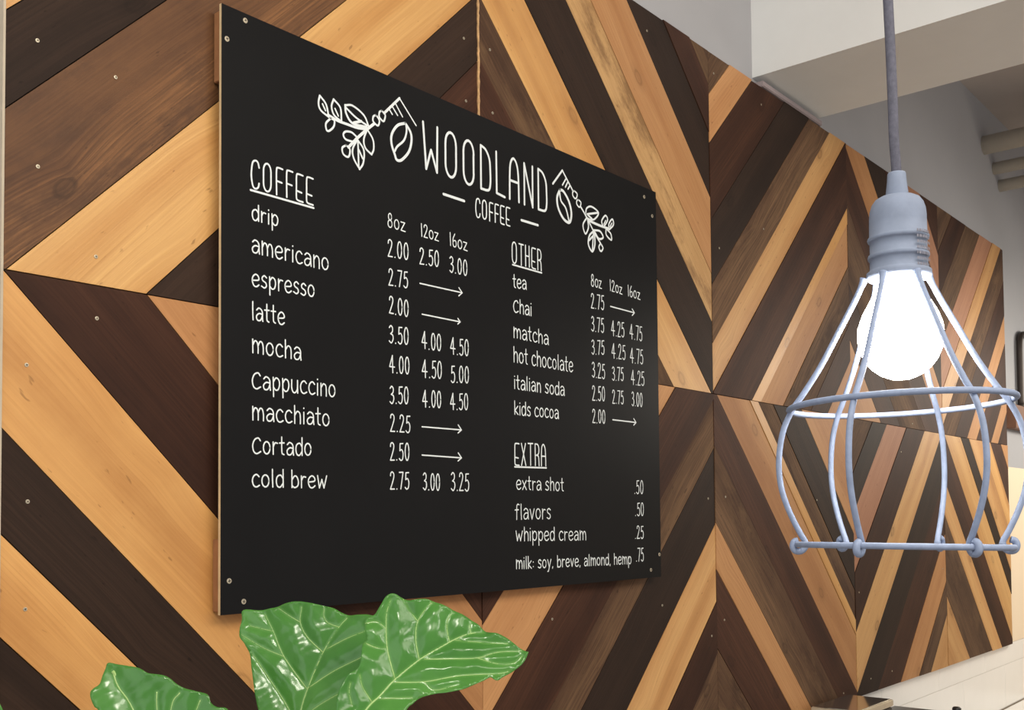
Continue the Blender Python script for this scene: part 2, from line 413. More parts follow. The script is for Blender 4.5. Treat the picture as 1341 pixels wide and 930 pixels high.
LINES = [
  ('underline', [(-0.5535, 0.6467), (-0.4311, 0.6464)], 0.004, 0),
  ('underline', [(0.0698, 0.6457), (0.163, 0.6456)], 0.004, 0),
  ('underline', [(0.0711, 0.2421), (0.1718, 0.2433)], 0.004, 0),
  ('title_dash', [(-0.1271, 0.7413), (-0.0708, 0.7413)], 0.0062, 0),
  ('title_dash', [(0.0988, 0.7415), (0.1519, 0.7425)], 0.0062, 0),
  ('arrow', [(-0.1899, 0.564), (-0.0783, 0.565)], 0.003, 0),
  ('arrow', [(-0.0872, 0.5729), (-0.0783, 0.565), (-0.0878, 0.5576)], 0.003, 0),
  ('arrow', [(-0.1849, 0.5088), (-0.0845, 0.509)], 0.003, 0),
  ('arrow', [(-0.0907, 0.5146), (-0.0845, 0.509), (-0.0911, 0.504)], 0.003, 0),
  ('arrow', [(-0.1864, 0.3054), (-0.083, 0.3059)], 0.003, 0),
  ('arrow', [(-0.0918, 0.3147), (-0.083, 0.3059), (-0.0924, 0.2997)], 0.003, 0),
  ('arrow', [(-0.1868, 0.2545), (-0.0835, 0.2536)], 0.003, 0),
  ('arrow', [(-0.0923, 0.2625), (-0.0835, 0.2536), (-0.0929, 0.2475)], 0.003, 0),
  ('arrow', [(0.4091, 0.6136), (0.5058, 0.6134)], 0.0035, 0),
  ('arrow', [(0.4965, 0.6209), (0.5058, 0.6134), (0.4962, 0.6058)], 0.0035, 0),
  ('arrow', [(0.4123, 0.3589), (0.5061, 0.3591)], 0.0035, 0),
  ('arrow', [(0.4968, 0.3673), (0.5061, 0.3591), (0.4965, 0.3523)], 0.0035, 0),
  ('sprig', [(-0.2381, 0.8871), (-0.2754, 0.8491)], 0.0046, 0),
  ('sprig', [(-0.2381, 0.8871), (-0.1973, 0.8498)], 0.0028, 0),
  ('sprig', [(-0.2472, 0.8737), (-0.231, 0.8559)], 0.0028, 0),
  ('sprig', [(-0.2558, 0.8669), (-0.243, 0.8549)], 0.0028, 0),
  ('sprig', [(-0.2627, 0.8595), (-0.2559, 0.853)], 0.0028, 0),
  ('sprig', [(-0.2812, 0.8521), (-0.2729, 0.847), (-0.2748, 0.837), (-0.2788, 0.8343), (-0.2868, 0.8391), (-0.2862, 0.8477), (-0.2812, 0.8521)], 0.0035, 1),
  ('sprig', [(-0.2942, 0.8403), (-0.2868, 0.8334), (-0.2881, 0.8252), (-0.2923, 0.8228), (-0.3012, 0.8274), (-0.3005, 0.836), (-0.2942, 0.8403)], 0.0035, 1),
  ('sprig', [(-0.2993, 0.8233), (-0.3153, 0.8093)], 0.005, 0),
  ('sprig', [(-0.3153, 0.8093), (-0.3382, 0.8055), (-0.3618, 0.8051), (-0.3804, 0.8052), (-0.4009, 0.809)], 0.0046, 1),
  ('sprig', [(-0.4183, 0.8359), (-0.421, 0.8226), (-0.4166, 0.8124), (-0.3998, 0.8058)], 0.0035, 1),
  ('sprig', [(-0.4183, 0.8359), (-0.4054, 0.8256), (-0.3998, 0.8076)], 0.0035, 1),
  ('sprig', [(-0.4126, 0.8237), (-0.4065, 0.8145)], 0.003, 0),
  ('sprig', [(-0.389, 0.8387), (-0.3936, 0.8256), (-0.3884, 0.8127), (-0.3735, 0.8063)], 0.0035, 1),
  ('sprig', [(-0.389, 0.8387), (-0.3746, 0.8286), (-0.3723, 0.8075)], 0.0035, 1),
  ('sprig', [(-0.3861, 0.8239), (-0.3792, 0.8137)], 0.003, 0),
  ('sprig', [(-0.3953, 0.805), (-0.4055, 0.7934), (-0.4044, 0.783), (-0.3987, 0.7828), (-0.3891, 0.7927), (-0.3877, 0.803), (-0.3953, 0.805)], 0.0035, 1),
  ('sprig', [(-0.3641, 0.8363), (-0.3618, 0.8225), (-0.3477, 0.8101), (-0.3165, 0.8127)], 0.0042, 1),
  ('sprig', [(-0.3641, 0.8363), (-0.3476, 0.8404), (-0.3225, 0.8314), (-0.3116, 0.815)], 0.0035, 1),
  ('sprig', [(-0.3622, 0.8323), (-0.3405, 0.8223), (-0.3153, 0.8158)], 0.0035, 1),
  ('sprig', [(-0.3453, 0.8118), (-0.3286, 0.8194)], 0.0045, 0),
  ('sprig', [(-0.3153, 0.8093), (-0.3383, 0.7871), (-0.3573, 0.7664)], 0.005, 0),
  ('sprig', [(-0.3383, 0.789), (-0.3501, 0.7939), (-0.363, 0.7917), (-0.3684, 0.7851), (-0.3631, 0.7784), (-0.3454, 0.7787)], 0.0035, 1),
  ('sprig', [(-0.3624, 0.7686), (-0.3545, 0.7644), (-0.355, 0.7542), (-0.3597, 0.7493), (-0.369, 0.7523), (-0.3708, 0.7618), (-0.3624, 0.7686)], 0.0035, 1),
  ('sprig', [(-0.3371, 0.7856), (-0.3479, 0.7662), (-0.3455, 0.7503), (-0.3325, 0.7354)], 0.0035, 1),
  ('sprig', [(-0.3371, 0.7856), (-0.3227, 0.7711), (-0.324, 0.7486), (-0.3325, 0.7354)], 0.0035, 1),
  ('sprig', [(-0.3359, 0.7841), (-0.3342, 0.7386)], 0.0035, 0),
  ('sprig', [(-0.3336, 0.7682), (-0.3252, 0.7557)], 0.0035, 0),
  ('sprig', [(-0.3153, 0.8084), (-0.3226, 0.7896), (-0.3191, 0.7758), (-0.305, 0.7681)], 0.0035, 1),
  ('sprig', [(-0.3141, 0.8087), (-0.3019, 0.7954), (-0.3, 0.7791), (-0.305, 0.7681)], 0.0035, 1),
  ('sprig', [(-0.224, 0.8464), (-0.2436, 0.8365), (-0.2571, 0.8174), (-0.258, 0.8), (-0.2504, 0.783), (-0.2453, 0.7745), (-0.2336, 0.7775), (-0.2164, 0.796), (-0.2096, 0.8152), (-0.2108, 0.8324), (-0.224, 0.8464)], 0.005, 1),
  ('sprig', [(-0.2226, 0.8454), (-0.2214, 0.8313), (-0.2281, 0.814), (-0.2438, 0.7991), (-0.2503, 0.7888)], 0.004, 1),
  ('sprig_right', [(0.2033, 0.8415), (0.2367, 0.8783)], 0.0045, 0),
  ('sprig_right', [(0.2367, 0.8783), (0.273, 0.8434)], 0.004, 0),
  ('sprig_right', [(0.2488, 0.863), (0.2365, 0.8468)], 0.0035, 0),
  ('sprig_right', [(0.2551, 0.8576), (0.2466, 0.8447)], 0.0035, 0),
  ('sprig_right', [(0.2629, 0.8519), (0.2559, 0.8428)], 0.0035, 0),
  ('sprig_right', [(0.278, 0.8446), (0.2883, 0.8401), (0.2862, 0.8314), (0.2804, 0.8282), (0.2728, 0.8329), (0.2726, 0.8398), (0.278, 0.8446)], 0.0035, 1),
  ('sprig_right', [(0.292, 0.8286), (0.3016, 0.8245), (0.2995, 0.8158), (0.2944, 0.8128), (0.2867, 0.8176), (0.2869, 0.8246), (0.292, 0.8286)], 0.0035, 1),
  ('sprig_right', [(0.3006, 0.8149), (0.3226, 0.7963), (0.348, 0.771), (0.3738, 0.7489)], 0.0042, 1),
  ('sprig_right', [(0.3188, 0.8037), (0.323, 0.8165), (0.341, 0.8241), (0.3671, 0.8164), (0.3526, 0.7993), (0.3345, 0.7942), (0.3207, 0.7971), (0.3188, 0.8037)], 0.004, 1),
  ('sprig_right', [(0.3247, 0.8039), (0.3658, 0.8161)], 0.0045, 0),
  ('sprig_right', [(0.3267, 0.8026), (0.3425, 0.7971)], 0.0045, 0),
  ('sprig_right', [(0.3265, 0.7913), (0.3645, 0.7888), (0.4035, 0.7887)], 0.0055, 1),
  ('sprig_right', [(0.3849, 0.7883), (0.379, 0.8003), (0.3937, 0.816), (0.4019, 0.8077), (0.387, 0.7888)], 0.004, 1),
  ('sprig_right', [(0.3871, 0.7948), (0.3943, 0.8048)], 0.003, 0),
  ('sprig_right', [(0.4056, 0.7879), (0.408, 0.8017), (0.4208, 0.8135), (0.4248, 0.8017), (0.4077, 0.7871)], 0.004, 1),
  ('sprig_right', [(0.4107, 0.7938), (0.4185, 0.804)], 0.003, 0),
  ('sprig_right', [(0.3952, 0.7857), (0.3961, 0.7726), (0.4156, 0.765), (0.4138, 0.7787), (0.3993, 0.7853)], 0.004, 1),
  ('sprig_right', [(0.3226, 0.7951), (0.3093, 0.7782), (0.3122, 0.7647), (0.3191, 0.7596), (0.3289, 0.7753), (0.3265, 0.7913)], 0.004, 1),
  ('sprig_right', [(0.35, 0.7738), (0.3724, 0.7761), (0.3844, 0.7649), (0.3679, 0.7584), (0.352, 0.7707)], 0.0045, 1),
  ('sprig_right', [(0.3472, 0.7708), (0.3317, 0.757), (0.3282, 0.7374), (0.3423, 0.7248), (0.3522, 0.7422), (0.3519, 0.7659)], 0.0045, 1),
  ('sprig_right', [(0.348, 0.7698), (0.3423, 0.726)], 0.004, 0),
  ('sprig_right', [(0.3308, 0.7474), (0.3458, 0.7599)], 0.0045, 0),
  ('sprig_right', [(0.3738, 0.7489), (0.3831, 0.7411), (0.3776, 0.7329), (0.3715, 0.7329), (0.3676, 0.7405), (0.3738, 0.7489)], 0.004, 1),
  ('sprig_right', [(0.2278, 0.8349), (0.2175, 0.8153), (0.2215, 0.7935), (0.2397, 0.7747), (0.2603, 0.7718), (0.2672, 0.7923), (0.2592, 0.8159), (0.2408, 0.8334), (0.2278, 0.8349)], 0.006, 1),
  ('sprig_right', [(0.2259, 0.831), (0.2311, 0.8117), (0.2476, 0.7994), (0.2585, 0.7742)], 0.0045, 1),
]
BOARD_SCREWS = [(-0.5636, 0.9079), (-0.5965, 0.8676), (-0.5908, 0.0499), (-0.5651, 0.0177), (0.5547, 0.896), (0.5885, 0.8579), (0.5992, 0.0529), (0.5616, 0.018)]
PLANK_SCREWS = [(0.0415, 2.412), (0.1525, 2.3989), (0.044, 2.2441), (0.1251, 2.1397), (0.1268, 2.0545), (0.0313, 1.9799), (0.0339, 1.8024), (0.0323, 1.6638), (0.8733, 2.7101), (0.8786, 2.5882), (0.9496, 2.7139), (0.955, 2.5869), (1.532, 2.9627), (1.8576, 2.9636), (2.1315, 2.9619), (1.8711, 2.4939), (1.1315, 1.5655), (1.5644, 1.5648), (1.7929, 1.8247), (1.882, 1.8297), (1.8669, 1.5062), (1.7974, 1.4705), (2.1317, 2.6003), (2.4584, 1.8269), (2.7725, 1.5254), (3.188, 2.0078), (3.3134, 2.1185), (3.6172, 1.5685), (3.0571, 1.2349), (2.8612, 1.2322), (2.6311, 1.2142), (4.5327, 1.6883)]
LEAVES = [
  dict(o=[0.0323, -0.3108, 1.5523], m=[[0.7421, -0.67028, -0.00344], [0.18439, 0.1992, 0.96245], [-0.64443, -0.71487, 0.27142]],
   out=[(-0.0708, 0.037), (-0.0682, 0.0413), (-0.0626, 0.046), (-0.0603, 0.0547), (-0.0579, 0.0627), (-0.0553, 0.0689), (-0.0449, 0.067), (-0.0327, 0.0646), (-0.0228, 0.0624), (-0.0166, 0.0592), (-0.0103, 0.0556), (0.0032, 0.0536), (0.0119, 0.05), (0.0209, 0.0426), (0.0297, 0.038), (0.042, 0.0345), (0.0519, 0.0317), (0.0558, 0.0279), (0.0579, 0.0216), (0.0649, 0.0165), (0.076, 0.0143), (0.0812, -0.0026), (0.0788, -0.0432), (0.0564, -0.0821), (0.0222, -0.1079), (-0.0057, -0.099), (-0.0389, -0.0704), (-0.0638, -0.0301), (-0.0611, 0.0105), (-0.0617, 0.0184), (-0.0655, 0.0216), (-0.0697, 0.0302)],
   veins=[(1.6, [(-0.0504, 0.06), (-0.0432, 0.043), (-0.0259, 0.0179), (-0.0015, -0.0403), (0.0164, -0.1038)]), (1, [(-0.0012, 0.0357), (-0.0001, 0.0172), (0.0093, -0.0486)]), (1, [(0.0238, 0.0338), (0.015, 0.0167), (0.0106, -0.0566)]), (0.8, [(0.0462, 0.0232), (0.0429, 0.0159), (0.0135, -0.0803)]), (0.8, [(-0.0641, -0.006), (-0.0338, -0.0311), (-0.001, -0.0483)])]),
  dict(o=[0.2181, -0.3481, 1.592], m=[[0.49877, -0.86659, -0.01541], [0.27398, 0.14078, 0.95137], [-0.82229, -0.47874, 0.30765]],
   out=[(-0.0947, 0.0704), (-0.0946, 0.0588), (-0.096, 0.0398), (-0.0875, 0.0294), (-0.0795, 0.0167), (-0.0729, -0.004), (-0.0659, -0.0275), (-0.0587, -0.0476), (-0.0451, -0.0785), (-0.0188, -0.1081), (0.0029, -0.1287), (0.0254, -0.1216), (0.0595, -0.0959), (0.0917, -0.0509), (0.1104, -0.0055), (0.1114, 0.031), (0.0944, 0.0584), (0.068, 0.0695), (0.0529, 0.0708), (0.0378, 0.0701), (0.0274, 0.0732), (0.0167, 0.0779), (-0.0042, 0.0815), (-0.025, 0.0839), (-0.0418, 0.0812), (-0.0582, 0.0754), (-0.0749, 0.0717)],
   veins=[(1.7, [(0.0051, -0.1243), (-0.0095, -0.0726), (-0.009, -0.0458), (-0.0041, -0.0207), (0.01, 0.0241), (0.0262, 0.0552), (0.0349, 0.0668)]), (1, [(-0.005, -0.0207), (-0.0377, 0.0163), (-0.0549, 0.0466), (-0.0682, 0.0669)]), (1, [(0.0092, 0.0241), (-0.0116, 0.0412), (-0.0224, 0.0589), (-0.0224, 0.0778)]), (0.6, [(-0.0224, 0.0589), (-0.0362, 0.066), (-0.0522, 0.0755)]), (0.6, [(-0.0377, 0.0163), (-0.0647, 0.026), (-0.0944, 0.0407)]), (1, [(-0.0089, -0.077), (-0.024, -0.0456), (-0.0575, -0.0051), (-0.0791, 0.0199)]), (1, [(-0.0027, -0.0191), (0.0263, 0.0008), (0.0589, 0.0176), (0.079, 0.0293)]), (0.8, [(0.0145, 0.0282), (0.0395, 0.0418), (0.0602, 0.0504)]), (0.7, [(0.0262, 0.0552), (0.0122, 0.0597), (0.0061, 0.0678), (0.0058, 0.0768)]), (0.9, [(-0.0107, -0.0638), (0.0073, -0.0444), (0.0346, -0.0271), (0.0547, -0.0171)]), (0.4, [(-0.0549, 0.0466), (-0.0716, 0.0495), (-0.0858, 0.0524)])]),
  dict(o=[0.2367, -0.512, 1.6123], m=[[0.71827, -0.69575, -0.00481], [0.27232, 0.27476, 0.92214], [-0.64026, -0.66365, 0.38682]],
   out=[(-0.0307, 0.0797), (-0.0382, 0.0763), (-0.0441, 0.0669), (-0.0492, 0.0584), (-0.0526, 0.0553), (-0.0607, 0.0516), (-0.062, 0.0439), (-0.0603, 0.0285), (-0.0639, 0.0225), (-0.0651, 0.0074), (-0.0677, -0.0045), (-0.0791, -0.0131), (-0.0873, -0.0277), (-0.0906, -0.0392), (-0.0907, -0.0493), (-0.0876, -0.0742), (-0.0903, -0.0945), (-0.0721, -0.1111), (-0.0496, -0.0956), (-0.0252, -0.0717), (-0.0142, -0.0511), (-0.0084, -0.0454), (-0.0012, -0.0397), (0.0162, -0.035), (0.0278, -0.0345), (0.0425, -0.0326), (0.0528, -0.0299), (0.0691, -0.0228), (0.0781, -0.0178), (0.0824, -0.0209), (0.0868, -0.0217), (0.0929, -0.0173), (0.1051, -0.0108), (0.1159, -0.002), (0.1216, 0.0086), (0.1202, 0.0101), (0.1107, 0.0164), (0.1006, 0.0259), (0.0888, 0.033), (0.0754, 0.0368), (0.0666, 0.045), (0.0562, 0.0522), (0.0413, 0.0603), (0.0294, 0.0659), (0.0174, 0.0708), (0.0068, 0.0737), (-0.0112, 0.0715), (-0.021, 0.0753)],
   veins=[(2, [(-0.0848, -0.089), (-0.0585, -0.0493), (-0.0444, -0.0351), (-0.028, -0.0171), (-0.001, 0.0047), (0.0227, 0.0187), (0.0437, 0.0299), (0.0588, 0.035), (0.0739, 0.0368)]), (1.1, [(-0.028, -0.0157), (-0.0362, 0.0159), (-0.0379, 0.0404), (-0.0373, 0.059), (-0.0329, 0.0731)]), (1, [(-0.001, 0.0047), (-0.0046, 0.0276), (-0.0023, 0.0484), (0.0098, 0.0662), (0.0159, 0.0709)]), (0.7, [(-0.0023, 0.0484), (-0.0112, 0.0602), (-0.0187, 0.0737)]), (0.8, [(0.0332, 0.0254), (0.0305, 0.0424), (0.0329, 0.0533), (0.0383, 0.0595)]), (0.6, [(0.0581, 0.035), (0.0568, 0.0436), (0.0592, 0.049)]), (1, [(0.0049, 0.0054), (0.0344, 0.0048), (0.064, 0.0051), (0.088, 0.0115), (0.115, 0.0118)]), (0.6, [(0.064, 0.0051), (0.0875, -0.0022), (0.1054, -0.0018), (0.1148, 0.0057)]), (1, [(-0.028, -0.0201), (0.0062, -0.0205), (0.0428, -0.0156), (0.0871, -0.0135), (0.1006, -0.0107)]), (0.6, [(0.0047, -0.0215), (0.0163, -0.0306), (0.0426, -0.026)]), (0.8, [(-0.0656, 0.0263), (-0.0494, 0.0192), (-0.0377, 0.0175)]), (0.7, [(-0.043, -0.0381), (-0.0084, -0.0381)]), (0.8, [(-0.053, -0.0415), (-0.0632, -0.0252), (-0.0664, -0.0119)]), (0.5, [(0.0392, 0.0269), (0.066, 0.0241), (0.1004, 0.0212)]), (0.5, [(-0.0616, 0.0469), (-0.0483, 0.0483), (-0.0379, 0.0404)]), (0.5, [(-0.0743, -0.0454), (-0.0775, -0.0308), (-0.0763, -0.0206)])]),
  dict(o=[-0.1103, -0.2012, 1.5296], m=[[0.57239, -0.81989, -0.01219], [0.32484, 0.21309, 0.92145], [-0.75289, -0.53139, 0.38831]],
   out=[(-0.0657, 0.0512), (-0.0357, 0.0684), (-0.0048, 0.0664), (0.0126, 0.056), (0.0201, 0.0471), (0.036, 0.0247), (0.0506, -0.0067), (0.0443, -0.0417), (0.0215, -0.065), (-0.0185, -0.0547), (-0.0545, -0.017), (-0.0704, 0.0225)],
   veins=[(1.5, [(0.0328, -0.0609), (0.0063, -0.0077), (-0.0193, 0.0398), (-0.0303, 0.0643)]), (0.8, [(0.0063, -0.0077), (0.0191, 0.0243)]), (0.8, [(0.0059, -0.0156), (-0.0382, 0.0151)])]),
]
STEM_ROOT = [0.181, -0.3795, 1.2936]
PETIOLE_ENDS = [[0.044, -0.3182, 1.4439], [0.2135, -0.3348, 1.4613], [0.1813, -0.4401, 1.5173], [-0.1036, -0.2053, 1.4635]]

# ------------------------------------------------------------------ the room
W = 0.914; ZS = 2.1                       # side of one square of the timber pattern, height of its middle seam
WOOD_X1 = 5 * W
bm = bmesh.new(); box(bm, -1.6, 6.6, .030, .15, 0, 3.72)
wall = mesh_obj('wall_back', bm, M['wall']); wall['kind'] = 'structure'; wall['label'] = 'back wall clad in dark and tan planks laid in a diamond chevron pattern'
bm = bmesh.new(); box(bm, 6.5, 6.62, -4.5, .03, 0, 3.72)
w2 = mesh_obj('wall_right', bm, M['wall']); w2['kind'] = 'structure'
bm = bmesh.new(); box(bm, -1.6, 6.62, -4.5, .15, 3.67, 3.8)
ce = mesh_obj('ceiling', bm, M['ceil']); ce['kind'] = 'structure'
bm = bmesh.new(); box(bm, -4, 6.62, -4.5, .15, -.1, 0)
fl = mesh_obj('floor', bm, M['floor']); fl['kind'] = 'structure'
bm = bmesh.new(); box(bm, 2.137, 2.555, -4.5, .030, 3.050, 3.67)
be = mesh_obj('ceiling_beam', bm, M['beam']); be['kind'] = 'structure'; be['label'] = 'boxed white beam running across the ceiling above the timber wall'
bm = bmesh.new(); box(bm, 2.137, 2.545, -.004, .0295, 3.0175, 3.034, .002)
tr = mesh_obj('shaded_gap_strip', bm, mat('lilac_shaded_wall', lin(150, 138, 140), .8, var=.03)); tr['kind'] = 'structure'  # strip coloured like the shadowed bit of wall between timber and beam

bm = bmesh.new(); box(bm, -.0035, -.0003, -.0015, .0296, ZS - W, ZS + W)
t2 = mesh_obj('trim_2', bm, mat('pale_grey_edge_strip', lin(176, 164, 146), .8, var=.08, vscale=20)); t2['kind'] = 'structure'

# timber cladding: squares of 45 degree planks; s runs from a diamond centre outwards
bm = bmesh.new(); box(bm, .004, WOOD_X1 - .004, .019, .0298, ZS - W + .003, ZS + W - .004)
mesh_obj('plywood_backing', bm, M['backing'], wall)
SQ = {
 (0, 'U'): (1, [(0, .21, 'K'), (.21, .42, 'L'), (.42, .634, 'D'), (.634, .78, 'K'), (.78, .996, 'G'), (.996, 1.228, 'M'), (1.228, 1.369, 'K'), (1.369, 1.58, 'L'), (1.58, 1.79, 'D'), (1.79, 2, 'K')]),
 (0, 'L'): (1, [(0, .21, 'L'), (.21, .357, 'K'), (.357, .57, 'D'), (.57, .78, 'O'), (.78, 1.0, 'D'), (1.0, 1.223, 'G'), (1.223, 1.37, 'K'), (1.37, 1.513, 'G'), (1.513, 1.73, 'K'), (1.73, 2, 'L')]),
 (1, 'U'): (1, [(0, .21, 'K'), (.21, .42, 'L'), (.42, .643, 'D'), (.643, .787, 'B'), (.787, .991, 'G'), (.991, 1.207, 'K'), (1.207, 1.348, 'P'), (1.348, 1.569, 'O'), (1.569, 1.76, 'K'), (1.76, 1.9, 'D'), (1.9, 2, 'B')]),
 (1, 'L'): (1, [(0, .21, 'L'), (.21, .42, 'K'), (.42, .58, 'D'), (.58, .793, 'O'), (.793, 1.016, 'D'), (1.016, 1.156, 'B'), (1.156, 1.375, 'K'), (1.375, 1.594, 'L'), (1.594, 1.74, 'D'), (1.74, 2, 'B')]),
 (2, 'U'): (3, [(0, .208, 'O'), (.208, .345, 'D'), (.345, .55, 'B'), (.55, .705, 'O'), (.705, .765, 'G'), (.765, 1.006, 'D'), (1.006, 1.145, 'L'), (1.145, 1.316, 'B'), (1.316, 1.504, 'K'), (1.504, 1.73, 'D'), (1.73, 1.873, 'O'), (1.873, 2, 'B')]),
 (2, 'L'): (3, [(0, .21, 'O'), (.21, .417, 'O'), (.417, .62, 'K'), (.62, .725, 'B'), (.725, .779, 'G'), (.779, .979, 'O'), (.979, 1.148, 'D'), (1.148, 1.368, 'B'), (1.368, 1.502, 'O'), (1.502, 1.726, 'D'), (1.726, 2, 'B')]),
 (3, 'U'): (3, [(0, .285, 'O'), (.285, .49, 'D'), (.49, .78, 'B'), (.78, .989, 'D'), (.989, 1.179, 'O'), (1.179, 1.38, 'K'), (1.38, 1.605, 'D'), (1.605, 1.783, 'R'), (1.783, 2, 'D')]),
 (3, 'L'): (3, [(0, .2, 'B'), (.2, .346, 'K'), (.346, .558, 'R'), (.558, .769, 'D'), (.769, .984, 'L'), (.984, 1.2, 'K'), (1.2, 1.434, 'D'), (1.434, 1.638, 'O'), (1.638, 1.778, 'B'), (1.778, 2, 'L')]),
 (4, 'U'): (5, [(0, .167, 'D'), (.167, .286, 'O'), (.286, .518, 'D'), (.518, .66, 'O'), (.66, .84, 'D'), (.84, 1.035, 'B'), (1.035, 1.181, 'L'), (1.181, 1.384, 'R'), (1.384, 1.6, 'B'), (1.6, 1.8, 'D'), (1.8, 2, 'B')]),
 (4, 'L'): (5, [(0, .12, 'O'), (.12, .303, 'D'), (.303, .44, 'G'), (.44, .637, 'L'), (.637, .752, 'K'), (.752, .975, 'G'), (.975, 1.19, 'D'), (1.19, 1.349, 'L'), (1.349, 1.702, 'B'), (1.702, 2, 'L')]),
}
GAP = .0009
planks = []
def make_plank(poly, ang, kind, y0):
    cx = sum(p[0] for p in poly) / len(poly); cz = sum(p[1] for p in poly) / len(poly)
    ca, sa = math.cos(ang), math.sin(ang)
    loc = [((p[0] - cx) * ca + (p[1] - cz) * sa, -(p[0] - cx) * sa + (p[1] - cz) * ca) for p in poly]
    bm = bmesh.new()
    top = [bm.verts.new((u, v, y0)) for u, v in loc]           # local z faces the room
    f = bm.faces.new(top)
    if f.normal.z < 0 or sum(loc[i][0] * loc[(i + 1) % len(loc)][1] - loc[(i + 1) % len(loc)][0] * loc[i][1] for i in range(len(loc))) < 0:
        f.normal_flip()
    f.normal_update()
    r = bmesh.ops.inset_region(bm, faces=[f], thickness=.0011, depth=0)
    for v in bm.verts:
        if v not in f.verts: v.co.z -= .0011
    ring = [e for e in bm.edges if e.is_boundary]
    ex = bmesh.ops.extrude_edge_only(bm, edges=ring)
    for v in [g for g in ex['geom'] if isinstance(g, bmesh.types.BMVert)]: v.co.z = -.0185
    o = mesh_obj('plank', bm, WOOD[kind], wall)
    # local x -> grain direction in the wall, local z -> towards the room (-Y)
    # world = x*(ca,0,sa) + y*(-sa,0,ca) + z*(0,-1,0)
    o.matrix_local = Matrix(((ca, -sa, 0, cx), (0, 0, -1, 0), (sa, ca, 0, cz), (0, 0, 0, 1)))
    planks.append((poly, o, y0, (cx, cz, ca, sa)))
    return o
for (t, row), (xc, lst) in SQ.items():
    side = 1 if t >= xc else -1
    for s0, s1, kind in lst:
        jt = random.uniform(-.001, .004); jb = random.uniform(-.001, .002); je = random.uniform(-.001, .003)
        x0, x1 = t * W + GAP, (t + 1) * W - GAP
        if t == 4: x1 += je
        if t == 0: x0 = .0002
        if row == 'U': z0, z1 = ZS + GAP, ZS + W + jt
        else: z0, z1 = ZS - W - jb, ZS - GAP
        poly = [(x0, z0), (x1, z0), (x1, z1), (x0, z1)]
        sz = 1 if row == 'U' else -1
        # s = (|x-xc*W| + |z-ZS|)/W  ->  side*(x-xcW)+sz*(z-ZS)
        k = side * xc * W + sz * ZS
        poly = clip_poly(poly, side, sz, s1 * W + k - GAP * 1.2 if s1 < 2 else 1e3)
        poly = clip_poly(poly, -side, -sz, -(s0 * W + k + GAP * 1.2) if s0 > 0 else 1e3)
        if len(poly) < 3: continue
        ang = math.radians(45) if side * sz < 0 else math.radians(-45)
        make_plank(poly, ang, kind, random.uniform(-.0022, .0))
# screws in the planks
def screw_mesh(r=.0042):
    bm = bmesh.new()
    lathe(bm, [(r * .98, -.001), (r, .0002), (r * .92, .0008), (r * .5, .0009), (0, .0009)], 14)
    for f in bm.faces: f.material_index = 0
    for a in (0, math.pi / 2):
        c, s = math.cos(a), math.sin(a); l, w = r * .6, r * .14
        vs = [bm.verts.new((x * c - y * s, x * s + y * c, .00105)) for x, y in ((-l, -w), (l, -w), (l, w), (-l, w))]
        f = bm.faces.new(vs); f.material_index = 1
    me = bpy.data.meshes.new('screw'); bm.to_mesh(me); bm.free()
    me.materials.append(M['screw']); me.materials.append(M['dark_slot'])
    return me
SCREW = screw_mesh()
def inside(poly, p):
    c = False
    for i in range(len(poly)):
        a, b = poly[i], poly[i - 1]
        if (a[1] > p[1]) != (b[1] > p[1]) and p[0] < (b[0] - a[0]) * (p[1] - a[1]) / (b[1] - a[1]) + a[0]: c = not c
    return c
for sx_, sz_ in PLANK_SCREWS:
    for poly, o, y0, (cx, cz, ca, sa) in planks:
        if inside(poly, (sx_, sz_)):
            s = bpy.data.objects.new('screw', SCREW); COL.objects.link(s); s.parent = o
            s.location = ((sx_ - cx) * ca + (sz_ - cz) * sa, -(sx_ - cx) * sa + (sz_ - cz) * ca, y0 + .0003); s.rotation_euler = (0, 0, random.uniform(0, 3)); s.scale = (.66, .66, 1)
            break
# splintery raw edge showing in the seam above the board
bm = bmesh.new(); z = ZS + .50 * W; zs = []
while z < ZS + .80 * W: zs.append(z); z += random.uniform(.004, .011)
L_ = [bm.verts.new((W - random.uniform(.0008, .003), -.0008, z)) for z in zs]
R_ = [bm.verts.new((W + random.uniform(.0008, .0032), -.0012, z)) for z in zs]
Lb = [bm.verts.new((v.co.x, .018, v.co.z)) for v in L_]; Rb = [bm.verts.new((v.co.x, .018, v.co.z)) for v in R_]
for i in range(len(zs) - 1):
    bm.faces.new((L_[i], R_[i], R_[i + 1], L_[i + 1])); bm.faces.new((Lb[i], L_[i], L_[i + 1], Lb[i + 1])); bm.faces.new((R_[i], Rb[i], Rb[i + 1], R_[i + 1]))
mesh_obj('splintered_edge', bm, M['raw'], wall)['label'] = 'pale splintered edge in the seam above the menu board'

# white tiles below the timber
bm = bmesh.new(); box(bm, 1.2, 6.45, .0215, .0298, .90, ZS - W - .003)
mesh_obj('grout', bm, M['grout'], wall)
rows = [(1.0955, ZS - W - .0035), (.905, 1.0935)]
tm = {}
for r, (z0, z1) in enumerate(rows):
    x = 1.2 + (.3 if r else 0) - .6
    while x < 6.45:
        a, b = max(1.2, x + .001), min(6.45, x + .599)
        if b - a > .02:
            key = (round(b - a, 3), r)
            if key not in tm:
                bm = bmesh.new(); box(bm, 0, b - a, 0, .009, 0, z1 - z0, .0008)
                o = mesh_obj('tile', bm, M['tile'], wall); tm[key] = o.data
            else:
                o = bpy.data.objects.new('tile', tm[key]); COL.objects.link(o); o.parent = wall
            o.location = (a, .0200, z0)
        x += .6
